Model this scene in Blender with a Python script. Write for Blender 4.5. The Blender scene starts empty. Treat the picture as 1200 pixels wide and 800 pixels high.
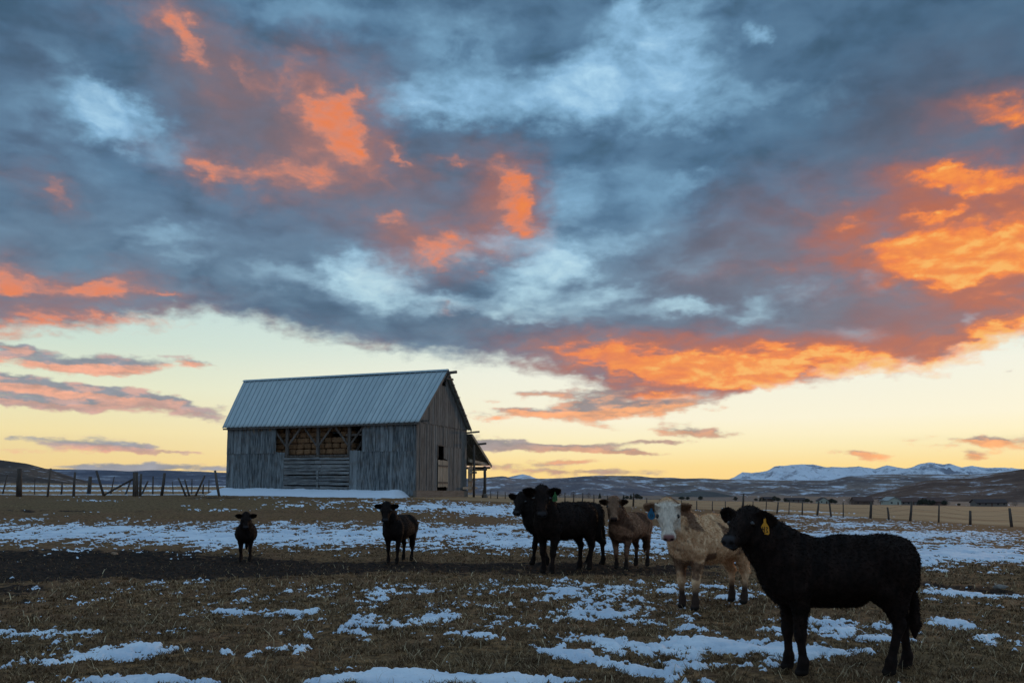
import bpy, bmesh, math, random
import numpy as np
from mathutils import Vector, Matrix
R = math.radians
random.seed(7)
SC = bpy.context.scene
COL = SC.collection

# ------------------------------------------------------------ camera
CAM_H = 1.55
PITCH = R(6.0)
cam_d = bpy.data.cameras.new('camera')
cam_d.lens = 30.0; cam_d.sensor_width = 36.0; cam_d.sensor_fit = 'HORIZONTAL'
cam_d.shift_y = 0.0608
cam_d.clip_start = 0.1; cam_d.clip_end = 60000
cam = bpy.data.objects.new('camera', cam_d)
cam.location = (0, 0, CAM_H)
cam.rotation_euler = (R(90) + PITCH, 0, 0)
COL.objects.link(cam)
SC.camera = cam
CP, SP = math.cos(PITCH), math.sin(PITCH)

def ray(px, py):
    """direction from the camera for a point of the 1200x800 photograph"""
    xc = (px - 600) / 1000.0
    yc = (400 - py) / 1000.0 + 0.0608 * 1.2
    return (xc, CP - yc * SP, SP + yc * CP)

def at(px, py, Y):
    d = ray(px, py); t = Y / d[1]
    return Vector((d[0] * t, Y, CAM_H + d[2] * t))

def px_of(x, y, z):
    """photo px,row of world points (numpy)"""
    dz = z - CAM_H
    dep = y * CP + dz * SP
    up = -y * SP + dz * CP
    dep = np.maximum(dep, 0.05)
    return 600 + 1000 * x / dep, 400 - 1000 * (up / dep - 0.0608 * 1.2)

# ------------------------------------------------------------ colour helpers
def s2l(c):
    c = c / 255.0
    return c / 12.92 if c <= 0.04045 else ((c + 0.055) / 1.055) ** 2.4
def srgb(r, g, b, k=1.0):
    return (s2l(r) * k, s2l(g) * k, s2l(b) * k, 1.0)

# ------------------------------------------------------------ tiny node language
class G:
    def __init__(s, tree): s.t = tree
    def new(s, typ, **kw):
        n = s.t.nodes.new(typ)
        for k, v in kw.items(): setattr(n, k, v)
        return n
    def put(s, inp, v):
        if isinstance(v, bpy.types.NodeSocket): s.t.links.new(v, inp)
        elif v is not None: inp.default_value = v
    def math(s, op, a, b=None, c=None, clamp=False):
        n = s.new('ShaderNodeMath', operation=op, use_clamp=clamp)
        s.put(n.inputs[0], a)
        if b is not None: s.put(n.inputs[1], b)
        if c is not None: s.put(n.inputs[2], c)
        return n.outputs[0]
    def add(s, a, b): return s.math('ADD', a, b)
    def sub(s, a, b): return s.math('SUBTRACT', a, b)
    def mul(s, a, b): return s.math('MULTIPLY', a, b)
    def mad(s, a, b, c): return s.math('MULTIPLY_ADD', a, b, c)
    def sat(s, a): return s.math('ADD', a, 0.0, clamp=True)
    def ss(s, a, lo, hi, o0=0.0, o1=1.0, kind='SMOOTHSTEP'):
        n = s.new('ShaderNodeMapRange', interpolation_type=kind, clamp=True) if kind != 'LINEAR' else s.new('ShaderNodeMapRange')
        s.put(n.inputs[0], a); n.inputs[1].default_value = lo; n.inputs[2].default_value = hi
        n.inputs[3].default_value = o0; n.inputs[4].default_value = o1
        return n.outputs[0]
    def noise(s, vec, scale, detail=4, rough=0.55, dist=0.0, dims='3D', color=False, typ='FBM'):
        n = s.new('ShaderNodeTexNoise', noise_dimensions=dims)
        n.noise_type = typ
        s.put(n.inputs['Vector'], vec)
        n.inputs['Scale'].default_value = scale; n.inputs['Detail'].default_value = detail
        n.inputs['Roughness'].default_value = rough; n.inputs['Distortion'].default_value = dist
        return n.outputs['Color' if color else 'Fac']
    def mix(s, f, a, b, mode='MIX'):
        n = s.new('ShaderNodeMix', data_type='RGBA', blend_type=mode)
        s.put(n.inputs[0], f); s.put(n.inputs[6], a); s.put(n.inputs[7], b)
        return n.outputs[2]
    def ramp(s, f, stops, interp='LINEAR'):
        n = s.new('ShaderNodeValToRGB'); cr = n.color_ramp; cr.interpolation = interp
        while len(cr.elements) > 1: cr.elements.remove(cr.elements[-1])
        cr.elements[0].position = stops[0][0]; cr.elements[0].color = stops[0][1]
        for p, c in stops[1:]:
            e = cr.elements.new(p); e.color = c
        s.put(n.inputs[0], f)
        return n.outputs[0]
    def comb(s, x, y, z=0.0):
        n = s.new('ShaderNodeCombineXYZ'); s.put(n.inputs[0], x); s.put(n.inputs[1], y); s.put(n.inputs[2], z)
        return n.outputs[0]
    def vm(s, op, a, b=None, out=0):
        n = s.new('ShaderNodeVectorMath', operation=op); s.put(n.inputs[0], a)
        if b is not None: s.put(n.inputs[1], b)
        return n.outputs[out]
    def curve(s, f, pts, lo=0.0, hi=1.0):
        """piecewise curve given in real units; f real, result real (x normalised to lo..hi)"""
        ys = [p[1] for p in pts]; y0, y1 = min(ys), max(ys)
        n = s.new('ShaderNodeFloatCurve'); m = n.mapping; cv = m.curves[0]
        fn = s.ss(f, lo, hi, kind='LINEAR')
        q = [((p[0] - lo) / (hi - lo), (p[1] - y0) / (y1 - y0)) for p in pts]
        cv.points[0].location = q[0]; cv.points[1].location = q[-1]
        for p in q[1:-1]: cv.points.new(*p)
        m.update(); s.put(n.inputs['Value'], fn)
        return s.mad(n.outputs[0], y1 - y0, y0)

# ------------------------------------------------------------ noise (numpy)
def _hash(ix, iy, seed):
    h = (ix.astype(np.int64) * 374761393 + iy.astype(np.int64) * 668265263 + seed * 1274126177) & 0xFFFFFFFF
    h = ((h ^ (h >> 13)) * 1274126177) & 0xFFFFFFFF
    return ((h ^ (h >> 16)) & 0xFFFF).astype(np.float32) / 65535.0
def perlin(x, y, seed=0):
    ix = np.floor(x); iy = np.floor(y)
    fx = (x - ix).astype(np.float32); fy = (y - iy).astype(np.float32)
    u = fx * fx * fx * (fx * (fx * 6 - 15) + 10); v = fy * fy * fy * (fy * (fy * 6 - 15) + 10)
    def gr(dx, dy):
        a = _hash(ix + dx, iy + dy, seed) * (2 * math.pi)
        return np.cos(a) * (fx - dx) + np.sin(a) * (fy - dy)
    a = gr(0, 0); b = gr(1, 0); c = gr(0, 1); d = gr(1, 1)
    return (a + (b - a) * u + (c - a) * v + (a - b - c + d) * u * v) * 1.5
def fbm(x, y, octv=5, rough=0.5, seed=0, ridged=False):
    s = 0; amp = 1.0; tot = 0; f = 1.0
    for o in range(octv):
        n = perlin(x * f + 13.7 * o, y * f - 7.1 * o, seed + o)
        if ridged: n = 1 - 2 * np.abs(n)
        s = s + amp * n; tot += amp; amp *= rough; f *= 2.03
    return s / tot
def sstep(x, a, b):
    t = np.clip((x - a) / (b - a), 0, 1)
    return t * t * (3 - 2 * t)

# ------------------------------------------------------------ evening sky: cloud cover by direction (azimuth, elevation)
def ang(px, py):
    d = ray(px, py); L = math.sqrt(d[0] ** 2 + d[1] ** 2 + d[2] ** 2)
    return 10 * math.atan2(d[0], d[1]), 10 * math.asin(d[2] / L)         # 10 units per radian
GAPS = [
    (128, 135, 42, 24, 0, .95), (95, 100, 60, 22, -40, .42), (175, 158, 65, 22, -20, .40), (60, 140, 70, 40, 0, .25),
    (670, 108, 55, 30, 10, 1.0), (745, 80, 55, 55, 20, .95), (800, 55, 45, 45, 0, .6), (560, 112, 75, 28, 5, .62), (500, 118, 50, 22, 0, .5),
    (550, 55, 60, 35, 0, .35), (822, 125, 50, 26, 0, .62), (740, 8, 16, 16, 0, .5), (885, 35, 12, 9, 0, .55), (900, 112, 30, 14, 0, .35),
    (985, 115, 45, 16, 0, .33), (625, 335, 48, 26, 20, 1.15), (655, 305, 40, 22, -20, .8), (560, 288, 75, 14, 10, .75), (440, 338, 52, 22, -12, 1.1), (420, 320, 45, 22, 0, .6), (500, 355, 30, 10, -10, .4),
    (350, 322, 60, 12, 0, .45), (200, 272, 45, 12, 10, .40), (215, 300, 25, 10, 0, .35), (570, 362, 60, 9, -8, .85), (640, 372, 60, 8, 0, .55), (700, 350, 60, 9, 10, .55),
    (720, 282, 40, 12, 0, .45), (790, 360, 50, 8, 0, .55), (845, 365, 60, 8, -10, .55), (890, 358, 20, 12, 0, .55), (1030, 320, 14, 18, 0, .55),
    (1000, 392, 32, 8, -10, .55), (935, 345, 30, 12, 0, .4), (800, 312, 60, 16, 0, .2), (1135, 378, 9, 8, 0, .6), (670, 235, 30, 28, 30, .42), (760, 215, 60, 25, 0, .2), (815, 213, 30, 10, 0, .3),
    (470, 20, 60, 30, 0, .15), (350, 15, 60, 20, 0, .25), (780, 250, 60, 30, 0, .15),
]
DARK = [(1130, 60, 240, 130, 0, .75), (1060, 150, 150, 60, 0, .35), (40, 40, 110, 60, 0, .45), (560, 10, 90, 30, 0, .3), (10, 160, 90, 110, 0, .2),
              (700, 390, 180, 26, 0, .30), (90, 350, 130, 14, 0, .25), (520, 385, 120, 25, 0, .25), (800, 190, 100, 30, 0, .2), (560, 160, 100, 25, 0, .25)]
MAUVE = [(320, 150, 110, 62, -10, 1.1), (240, 70, 60, 50, -40, .5), (500, 240, 120, 45, 0, .7), (1020, 215, 200, 60, 10, .6), (950, 320, 230, 60, 0, .62), (560, 170, 60, 20, 0, .5), (50, 160, 70, 110, 0, .25),
               (1100, 380, 160, 45, 0, .7), (300, 265, 180, 50, 0, .22), (1120, 110, 120, 60, 0, .35), (430, 85, 60, 40, 0, .3), (830, 320, 80, 60, 0, .25), (720, 425, 120, 25, 0, .5)]
LIT = [
    (228, 60, 34, 12, -50, .85), (212, 44, 28, 16, -30, .55), (180, 12, 45, 20, 0, .38), (283, 82, 30, 6, -55, .4), (345, 78, 14, 26, -50, .55),
    (398, 130, 26, 30, 25, 1.0), (370, 128, 40, 12, -32, .55), (318, 108, 45, 8, -35, .42), (270, 205, 46, 13, -10, .88), (345, 206, 50, 14, -6, .66), (238, 192, 16, 10, -40, .55), (410, 160, 24, 18, 0, .55), (380, 190, 36, 14, 10, .48), (365, 155, 60, 45, -15, .36), (420, 112, 14, 8, 10, .5),
    (470, 184, 20, 6, -40, .95), (532, 193, 16, 5, 0, .7), (455, 215, 18, 6, -40, .45), (457, 252, 16, 7, -8, .75), (425, 185, 30, 10, -20, .4),
    (586, 203, 20, 16, -30, .75), (604, 232, 18, 24, -20, .85), (618, 262, 14, 18, 0, .95), (575, 250, 30, 16, 0, .4), (515, 297, 32, 17, 10, 1.05), (490, 270, 45, 20, 0, .35), (588, 296, 12, 5, 0, .45), (568, 316, 6, 4, 0, .7), (522, 362, 10, 3, 0, .4),
    (58, 222, 18, 8, -40, .75), (15, 212, 24, 8, -30, .3), (60, 338, 95, 10, 2, 1.0), (130, 334, 26, 12, 20, .85), (10, 318, 30, 18, -20, .7), (187, 344, 14, 4, 0, .8),
    (60, 380, 150, 15, 0, 1.15), (165, 376, 50, 8, 6, .6), (10, 400, 60, 10, 0, .6),
    (1175, 132, 42, 16, -5, .75), (1180, 142, 26, 8, 0, .3), (1095, 205, 34, 12, -10, .8), (1155, 210, 60, 14, -12, 1.0), (1130, 222, 60, 8, 0, .4), (1110, 248, 26, 6, 14, .95), (1072, 252, 22, 5, 0, .7),
    (1070, 285, 60, 16, 0, 1.05), (1140, 300, 95, 24, 0, 1.25), (1110, 318, 50, 16, 0, .9), (1190, 290, 60, 30, 0, .9), (1160, 255, 100, 22, 0, .35), (990, 262, 14, 8, 0, .55), (980, 240, 70, 22, 0, .3), (915, 318, 12, 4, 0, .4),
    (1160, 345, 30, 7, 0, .6), (1190, 350, 20, 8, 0, .4), (845, 318, 26, 6, 0, .25), (215, 383, 18, 5, 0, .8),
    (730, 415, 80, 12, -6, .8), (800, 438, 95, 20, -4, 1.15), (900, 425, 110, 18, 0, 1.0), (915, 405, 18, 8, 0, .75), (980, 425, 55, 14, 5, .9), (770, 460, 60, 12, 0, .7), (860, 455, 70, 12, 0, .7), (1020, 432, 40, 8, 0, .8),
    (1085, 430, 60, 8, 0, .95), (1140, 415, 50, 12, 22, 1.0), (1180, 392, 40, 20, 25, 1.0), (1130, 395, 90, 14, 10, .5), (690, 418, 50, 12, 0, .4), (650, 395, 90, 14, 0, .15),
    (440, 408, 90, 7, -8, .35), (330, 388, 60, 6, -8, .25),
]
HOLES = [(890, 470, 40, 10, 10, .8), (1030, 452, 40, 10, 0, .2), (1185, 412, 20, 8, 0, .5), (700, 443, 26, 5, 0, .25)]
LOWS = [
    (20, 408, 30, 5, -5, .9), (60, 424, 110, 11, -3, 1.1), (155, 424, 55, 8, 2, 1.0), (112, 432, 50, 6, 0, .7), (232, 427, 24, 5, -12, .95), (0, 445, 90, 8, -4, .9), (60, 462, 130, 15, -4, 1.25), (150, 466, 60, 9, -4, 1.1), (100, 478, 25, 4, 0, .7), (30, 474, 50, 5, -4, .8), (190, 470, 25, 4, -4, .6),
    (235, 486, 34, 7, -6, .95), (262, 478, 20, 4, 0, .6), (95, 519, 62, 7, -2, 1.1), (150, 524, 40, 3, 0, .85), (165, 529, 50, 2.5, 0, .75), (215, 531, 40, 2, 0, .6), (15, 513, 14, 2, 0, .5), (180, 548, 100, 5, 0, 1.2), (130, 550, 50, 4, 0, .6),
    (645, 486, 55, 7, -4, 1.05), (700, 480, 50, 10, -6, 1.1), (770, 476, 62, 10, 0, 1.25), (660, 462, 50, 5, 4, .85), (710, 500, 30, 4, -8, .5), (598, 483, 25, 4, 0, .6), (570, 489, 30, 5, -8, .75), (615, 460, 22, 4, 0, .6), (720, 462, 40, 7, 10, .9),
    (570, 516, 40, 5, -4, 1.0), (610, 524, 60, 5, -2, 1.1), (690, 526, 65, 5, -2, 1.0), (740, 531, 40, 3, -2, .9), (560, 524, 30, 5, 0, .8), (740, 519, 50, 2.5, 2, .75), (820, 508, 50, 5, -3, 1.1), (790, 519, 34, 2.5, 0, .7), (795, 499, 36, 7, 0, .45),
    (640, 543, 40, 3.5, 0, .9), (575, 546, 26, 4, 0, .9), (685, 540, 24, 2.5, 0, .6), (700, 554, 60, 5, 0, 1.0), (620, 552, 50, 5, 0, .6),
    (1150, 517, 30, 5, -3, 1.15), (1010, 532, 32, 5, -8, 1.1), (1142, 536, 18, 5, -6, 1.1), (1190, 520, 40, 10, 0, .85), (1095, 521, 55, 8, -10, .5), (1185, 435, 16, 4, 0, .55), (1148, 492, 14, 2, -20, .4),
    (540, 471, 12, 3, 0, .35), (570, 470, 12, 2.5, 0, .5), (465, 433, 10, 3, 0, .0), (20, 528, 120, 5, 0, .45)]
WARM = [(60, 430, 200, 26, 0, .9), (110, 465, 180, 28, 0, .75), (232, 427, 40, 10, 0, .8), (700, 480, 170, 24, 0, .95), (700, 530, 100, 10, 0, .5), (1100, 530, 200, 30, 0, .9), (1190, 520, 60, 20, 0, .9), (1095, 521, 70, 12, 0, 1), (640, 545, 80, 12, 0, .6), (20, 528, 120, 8, 0, 1.), (820, 508, 60, 10, 0, .4), (200, 530, 80, 6, 0, .6), (600, 483, 50, 10, 0, 1)]
EDGE = [(-600, 380), (0, 396), (60, 396), (120, 390), (190, 376), (240, 372), (290, 380), (350, 394), (430, 412), (500, 420), (560, 424), (610, 432), (660, 444), (700, 462), (740, 478), (800, 478), (880, 476), (930, 458), (1000, 441), (1060, 438), (1110, 434), (1150, 420), (1200, 400), (1400, 380)]

def cramp(f, stops):
    xs = [p for p, c in stops]
    return np.stack([np.interp(f, xs, [c[i] for p, c in stops]) for i in range(3)], -1).astype(np.float32)
def cmix(f, a, b):
    f = f[..., None]
    return np.asarray(a)[..., :3] * (1 - f) + np.asarray(b)[..., :3] * f

def evening_sky(az1, el1):
    """az1, el1: regular axes (increasing), result [el, az, rgb] linear light"""
    AZ, EL = np.meshgrid(az1.astype(np.float32), el1.astype(np.float32))
    def field(lst, P, marg=0.75, wide=3.2):
        out = np.zeros_like(AZ)
        for (px, py, rx, ry, rot, amp) in lst:
            a, e = ang(px, py); a1, _ = ang(px + rx, py); _, e1 = ang(px, py + ry)
            sx, sy = abs(a1 - a), abs(e - e1); m = math.sqrt(wide) * max(sx, sy) + marg
            i0, i1 = np.searchsorted(az1, [a - m, a + m]); j0, j1 = np.searchsorted(el1, [e - m, e + m])
            if i0 >= i1 or j0 >= j1: continue
            x = P[0][j0:j1, i0:i1] - a; y = P[1][j0:j1, i0:i1] - e
            c, s_ = math.cos(R(rot)), math.sin(R(rot))
            u = (x * c + y * s_) / sx; w = (-x * s_ + y * c) / sy
            out[j0:j1, i0:i1] += amp * np.clip(1 - (u * u + w * w) / wide, 0, 1) ** 2
        return out
    V = 1.35 * EL + 2.3 * np.log(np.maximum(EL, -0.5) + 1)
    def nz(x, y, sc, o, r, seed): return fbm(x * sc, y * sc, o, r, seed)
    wa0 = nz(AZ, V, .9, 3, .5, 11); wa1 = nz(AZ, V, .9, 3, .5, 21)
    wb0 = nz(AZ, V, 3.6, 6, .6, 31); wb1 = nz(AZ, V, 3.6, 6, .6, 41)
    k = .35 + .65 * sstep(EL, 0, 4)
    azw = AZ + .16 * wa0 + .20 * wb0
    elw = EL + k * (.14 * wa1 + .17 * wb1)
    P = (azw, elw)
    qx = AZ + .22 * wa0; qy = V * 1.15 + .22 * wa1
    nBig = nz(qx, qy, .55, 5, .55, 51); nMid = nz(qx, qy, 1.5, 6, .52, 61); nFine = nz(qx + .06 * wb0, qy + .06 * wb1, 4.6, 6, .6, 71)
    t = np.clip(EL / 6, 0, 1)
    clear_w = cramp(t, [(0.0, srgb(253, 204, 108)), (0.05, srgb(254, 219, 136)), (0.09, srgb(254, 236, 180)), (0.14, srgb(253, 244, 214)), (0.23, srgb(246, 245, 228)),
        (0.29, srgb(228, 239, 228)), (0.38, srgb(205, 228, 228)), (0.55, srgb(176, 214, 238)), (0.78, srgb(160, 203, 238)), (1.0, srgb(130, 175, 220))])
    clear_s = cramp(t, [(0.0, srgb(246, 200, 125)), (0.05, srgb(246, 212, 135)), (0.11, srgb(244, 224, 162)), (0.19, srgb(232, 234, 200)),
        (0.27, srgb(208, 226, 212)), (0.38, srgb(190, 218, 222)), (0.55, srgb(160, 202, 230)), (0.78, srgb(140, 190, 232)), (1.0, srgb(115, 160, 205))])
    clear = cmix(sstep(AZ, -5.5, 1.5), clear_s, clear_w)
    thick = .55 * nBig + .45 * nMid
    relief = nz(qx, qy, 2.6, 5, .55, 63) - nz(qx - .03, qy + .16, 2.6, 5, .55, 63)
    gaps = field(GAPS, P)
    gaps = 1.05 * (1 - np.exp(-1.15 * gaps))
    nGap = nz(qx + .05 * wb0, qy, 2.7, 6, .6, 77)
    base_n = -.80 * thick - .20 * nMid + .08 * relief
    base_n = np.where(base_n > 0, base_n * .5, base_n)
    thin = gaps * (1 + .40 * nGap) + base_n + nFine * (.035 + .14 * gaps) - .10
    f = np.clip((thin + .75) / 1.75, 0, 1)
    deck_c = cramp(f, [(0.0, srgb(54, 80, 102)), (0.22, srgb(68, 98, 122)), (0.36, srgb(82, 114, 142)), (0.48, srgb(98, 132, 160)), (0.64, srgb(124, 162, 190)),
        (0.78, srgb(146, 186, 216)), (1.0, srgb(186, 220, 240))])
    deck_l = cramp(f, [(0.0, srgb(70, 92, 112)), (0.22, srgb(84, 106, 128)), (0.36, srgb(100, 124, 145)), (0.48, srgb(120, 144, 164)), (0.64, srgb(150, 176, 192)),
        (0.78, srgb(178, 205, 216)), (1.0, srgb(214, 234, 234))])
    deck = cmix(sstep(EL, 3.6, 1.9), deck_c, deck_l) * np.array([.92, 1.0, 1.04])
    deck = cmix(np.clip(field(DARK, P), 0, 1) * .60, deck, srgb(50, 74, 98))
    mv = field(MAUVE, P)
    deck = cmix(np.clip(mv * sstep(thin, .7, -.2), 0, 1) * .68, deck, srgb(118, 106, 114))
    deck = cmix(sstep(AZ, 1.0, 4.5) * sstep(EL, 2.9, 1.2) * .3, deck, srgb(128, 112, 112))
    rust = field([(1140, 262, 100, 30, 0, .95), (1090, 232, 70, 16, 0, .5), (1120, 362, 110, 14, 0, .5), (860, 402, 150, 12, 0, .55), (1000, 268, 60, 16, 0, .5), (700, 418, 90, 12, 0, .5), (590, 235, 34, 34, 0, .6), (500, 285, 50, 22, 0, .6), (1010, 410, 90, 12, 0, .4), (410, 165, 34, 34, 0, .5), (60, 360, 120, 14, 0, .25)], P)
    deck = cmix(np.clip(rust * (1 + .8 * nMid), 0, 1) * .8, deck, cmix(sstep(AZ, -3, 3), np.broadcast_to(srgb(160, 112, 104)[:3], AZ.shape + (3,)), srgb(176, 98, 74)))
    halo = field(LIT, P, .75, 12.0)
    deck = cmix(np.clip((.27 + .08 * sstep(AZ, 0, 4)) * halo * (1 + 1.3 * nMid + .7 * nFine), 0, .8), deck, cmix(sstep(AZ, -3, 3), np.broadcast_to(srgb(164, 116, 108)[:3], AZ.shape + (3,)), srgb(190, 106, 74)))
    lit = field(LIT, P, .75, 3.9)
    lit = lit * (1 - np.clip(field([(775, 455, 70, 7, -3, .9), (850, 462, 40, 5, 0, .6), (705, 436, 30, 8, 0, .4), (960, 392, 80, 10, 0, .3), (1150, 268, 60, 7, 0, .4), (830, 404, 22, 7, 0, .5), (1060, 402, 60, 10, 0, .4)], P), 0, 1) * .85)
    nS = fbm(AZ * 1.9 + .3 * wb0, EL * 6.5 + .2 * wb1, 5, .55, 97)
    lit = lit * (1 + 1.25 * np.minimum(nS, .15) * sstep(EL, 2.6, 1.7))
    litn = 1.02 * lit + .30 * nFine + .30 * nMid + .05 * relief
    litc = np.clip(litn * 1.0 - .10, 0, 1.3) * sstep(lit, .0, .25); litm = sstep(litc, -.02, 1.05)
    litm = np.clip(litm * (1 + .3 * relief), 0, 1) * (.86 + .1 * sstep(AZ, 0, 3))
    hot = np.clip(.60 * sstep(AZ, -5.0, 5.5) + .20 * sstep(EL, 3.2, .8), 0, 1)
    lit_hi = cramp(np.clip(hot + .45 * (litc - .8) + .3 * nFine + .25 * relief, 0, 1), [
        (0.0, srgb(212, 140, 118)), (0.2, srgb(230, 142, 110)), (0.42, srgb(240, 134, 84)), (0.62, srgb(246, 132, 62)), (0.85, srgb(253, 150, 62)), (1.0, srgb(255, 184, 92))])
    lit_lo = cramp(hot, [(0.0, srgb(136, 114, 120)), (0.5, srgb(150, 108, 98)), (1.0, srgb(196, 104, 70))])
    lit_col = cmix(sstep(litc, .10, 1.05 + .25 * sstep(AZ, 1, -3)), lit_lo, lit_hi)
    deck = cmix(litm, deck, lit_col)
    ep = [ang(*p) for p in EDGE]
    edge = np.interp(azw, [p[0] for p in ep], [p[1] for p in ep])
    dd = elw - edge + .10 * nFine + .07 * nMid
    dmask = sstep(dd - .25 * field(HOLES, P), -.06, .20) ** .8
    col = cmix(dmask, clear, deck)
    lw = (AZ + .06 * wa0 + .16 * wb0, EL + .015 * wa1 + .05 * wb1)
    lowf = field(LOWS, lw, .3)
    n2 = fbm(AZ * 2.6, EL * 10.4, 6, .6, 91)
    lowm = sstep(.92 * lowf + .75 * n2 + .25 * nFine, .30, 1.0) * .92 * sstep(lowf, .0, .25)
    lwb = (lw[0] + .03, lw[1] - .055)
    below = field(LOWS, lwb, .3)
    under = sstep(lowf - below, .02, .34)
    warm = np.clip(.8 * under + .55 * sstep(n2, -.1, .24), 0, 1)
    tint = cmix(sstep(AZ, -4.8, 3.0), np.broadcast_to(srgb(234, 160, 130)[:3], AZ.shape + (3,)), srgb(250, 160, 84))
    grey = cmix(sstep(AZ, -4.8, 3.0), np.broadcast_to(srgb(134, 138, 152)[:3], AZ.shape + (3,)), srgb(142, 122, 120))
    low_col = cmix(np.clip(warm * np.clip(field(WARM, lw, .3), 0, 1), 0, 1), grey, tint)
    low_col = low_col * (1 + .5 * n2 + .3 * nFine)[..., None]
    col = cmix(lowm, col, low_col)
    # the afterglow is seen through some thirty kilometres of haze near the horizon
    path = np.minimum(34.0, 2.2 / np.maximum(np.sin(EL / 10), .02))
    col = col * np.exp(.0085 * path)[..., None] * (1 + np.array([.0, .0, -.02]) * (path / 34)[..., None])
    return np.clip(col, 0, None).astype(np.float32), dmask

SUN_AZ = R(36.0)      # to the right of the view direction (+Y), towards +X
SUN_EL = R(4.6)
SKW, SKH = 1900, 900
A_LO, A_HI, E_LO, E_HI = -8.0, 8.0, -0.4, 7.4
sky_rgb, _ = evening_sky(np.linspace(A_LO, A_HI, SKW), np.linspace(E_LO, E_HI, SKH))
sky_img = bpy.data.images.new('cloud_map', SKW, SKH, float_buffer=True)
sky_img.colorspace_settings.name = 'Linear Rec.709'
_b = np.ones((SKH, SKW, 4), np.float32); _b[..., :3] = sky_rgb
sky_img.pixels.foreach_set(_b.ravel()); sky_img.update()
world = bpy.data.worlds.new('World'); SC.world = world; world.use_nodes = True
wt = world.node_tree; wt.nodes.clear(); g = G(wt)
tc = g.new('ShaderNodeTexCoord')
dirv = g.vm('NORMALIZE', tc.outputs['Generated'])
sep = g.new('ShaderNodeSeparateXYZ'); wt.links.new(dirv, sep.inputs[0])
AZ = g.mul(g.math('ARCTAN2', sep.outputs[0], sep.outputs[1]), 10.0)
EL = g.mul(g.math('ARCSINE', sep.outputs[2]), 10.0)
im = g.new('ShaderNodeTexImage', image=sky_img, extension='EXTEND', interpolation='Linear')
g.put(im.inputs[0], g.comb(g.math('DIVIDE', g.sub(AZ, A_LO), A_HI - A_LO), g.math('DIVIDE', g.sub(EL, E_LO), E_HI - E_LO), 0.0))
# the rest of the sky: the same deck going on overhead and behind
pl = g.math('ADD', sep.outputs[2], 0.25)
plane = g.comb(g.math('DIVIDE', sep.outputs[0], pl), g.math('DIVIDE', sep.outputs[1], pl), 0.0)
nb = g.noise(plane, 1.4, 6, 0.55)
deckc = g.ramp(nb, [(0.30, srgb(100, 128, 156)), (0.50, srgb(140, 172, 202)), (0.66, srgb(182, 212, 236)), (0.8, srgb(208, 232, 246))])
back = g.ramp(g.ss(EL, 0.0, 5.0, kind='LINEAR'), [(0.0, srgb(196, 180, 180)), (0.2, srgb(190, 190, 200)), (0.5, srgb(160, 178, 204)), (1.0, srgb(136, 160, 190))])
rest = g.mix(g.ss(EL, 1.0, 2.6), back, deckc)
fr = g.mul(g.ss(g.math('ABSOLUTE', AZ), 7.9, 6.6), g.ss(EL, 7.3, 6.4))
col = g.mix(fr, rest, im.outputs[0])
col = g.mix(g.ss(EL, -0.30, -0.05), srgb(60, 56, 54), col)
sky = g.new('ShaderNodeTexSky', sky_type='NISHITA', sun_disc=False)
sky.sun_elevation = SUN_EL; sky.sun_rotation = SUN_AZ
sky.altitude = 1800; sky.air_density = 1.0; sky.dust_density = 1.0
bg1 = g.new('ShaderNodeBackground'); wt.links.new(sky.outputs[0], bg1.inputs[0]); bg1.inputs[1].default_value = 0.05
bg2 = g.new('ShaderNodeBackground'); wt.links.new(col, bg2.inputs[0]); bg2.inputs[1].default_value = 1.0
mixs = g.new('ShaderNodeMixShader'); mixs.inputs[0].default_value = 0.94
wt.links.new(bg1.outputs[0], mixs.inputs[1]); wt.links.new(bg2.outputs[0], mixs.inputs[2])
wo = g.new('ShaderNodeOutputWorld'); wt.links.new(mixs.outputs[0], wo.inputs[0])
world.cycles.sampling_method = 'MANUAL'; world.cycles.sample_map_resolution = 512

# ------------------------------------------------------------ sun: nearly gone, low behind the right hills
sd = bpy.data.lights.new('sun', 'SUN'); sd.energy = 0.8; sd.angle = R(3.0); sd.color = (1.0, 0.60, 0.30)
sun = bpy.data.objects.new('sun', sd); COL.objects.link(sun)
sdir = Vector((math.sin(SUN_AZ) * math.cos(SUN_EL), math.cos(SUN_AZ) * math.cos(SUN_EL), math.sin(SUN_EL)))
sun.rotation_euler = (-sdir).to_track_quat('-Z', 'Y').to_euler()

SC.view_settings.view_transform = 'Standard'; SC.view_settings.look = 'None'
SC.view_settings.exposure = 0.0; SC.view_settings.gamma = 1.0
SC.view_settings.use_curve_mapping = False
SC.cycles.max_bounces = 5; SC.cycles.transparent_max_bounces = 6
SC.cycles.volume_bounces = 0

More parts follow.
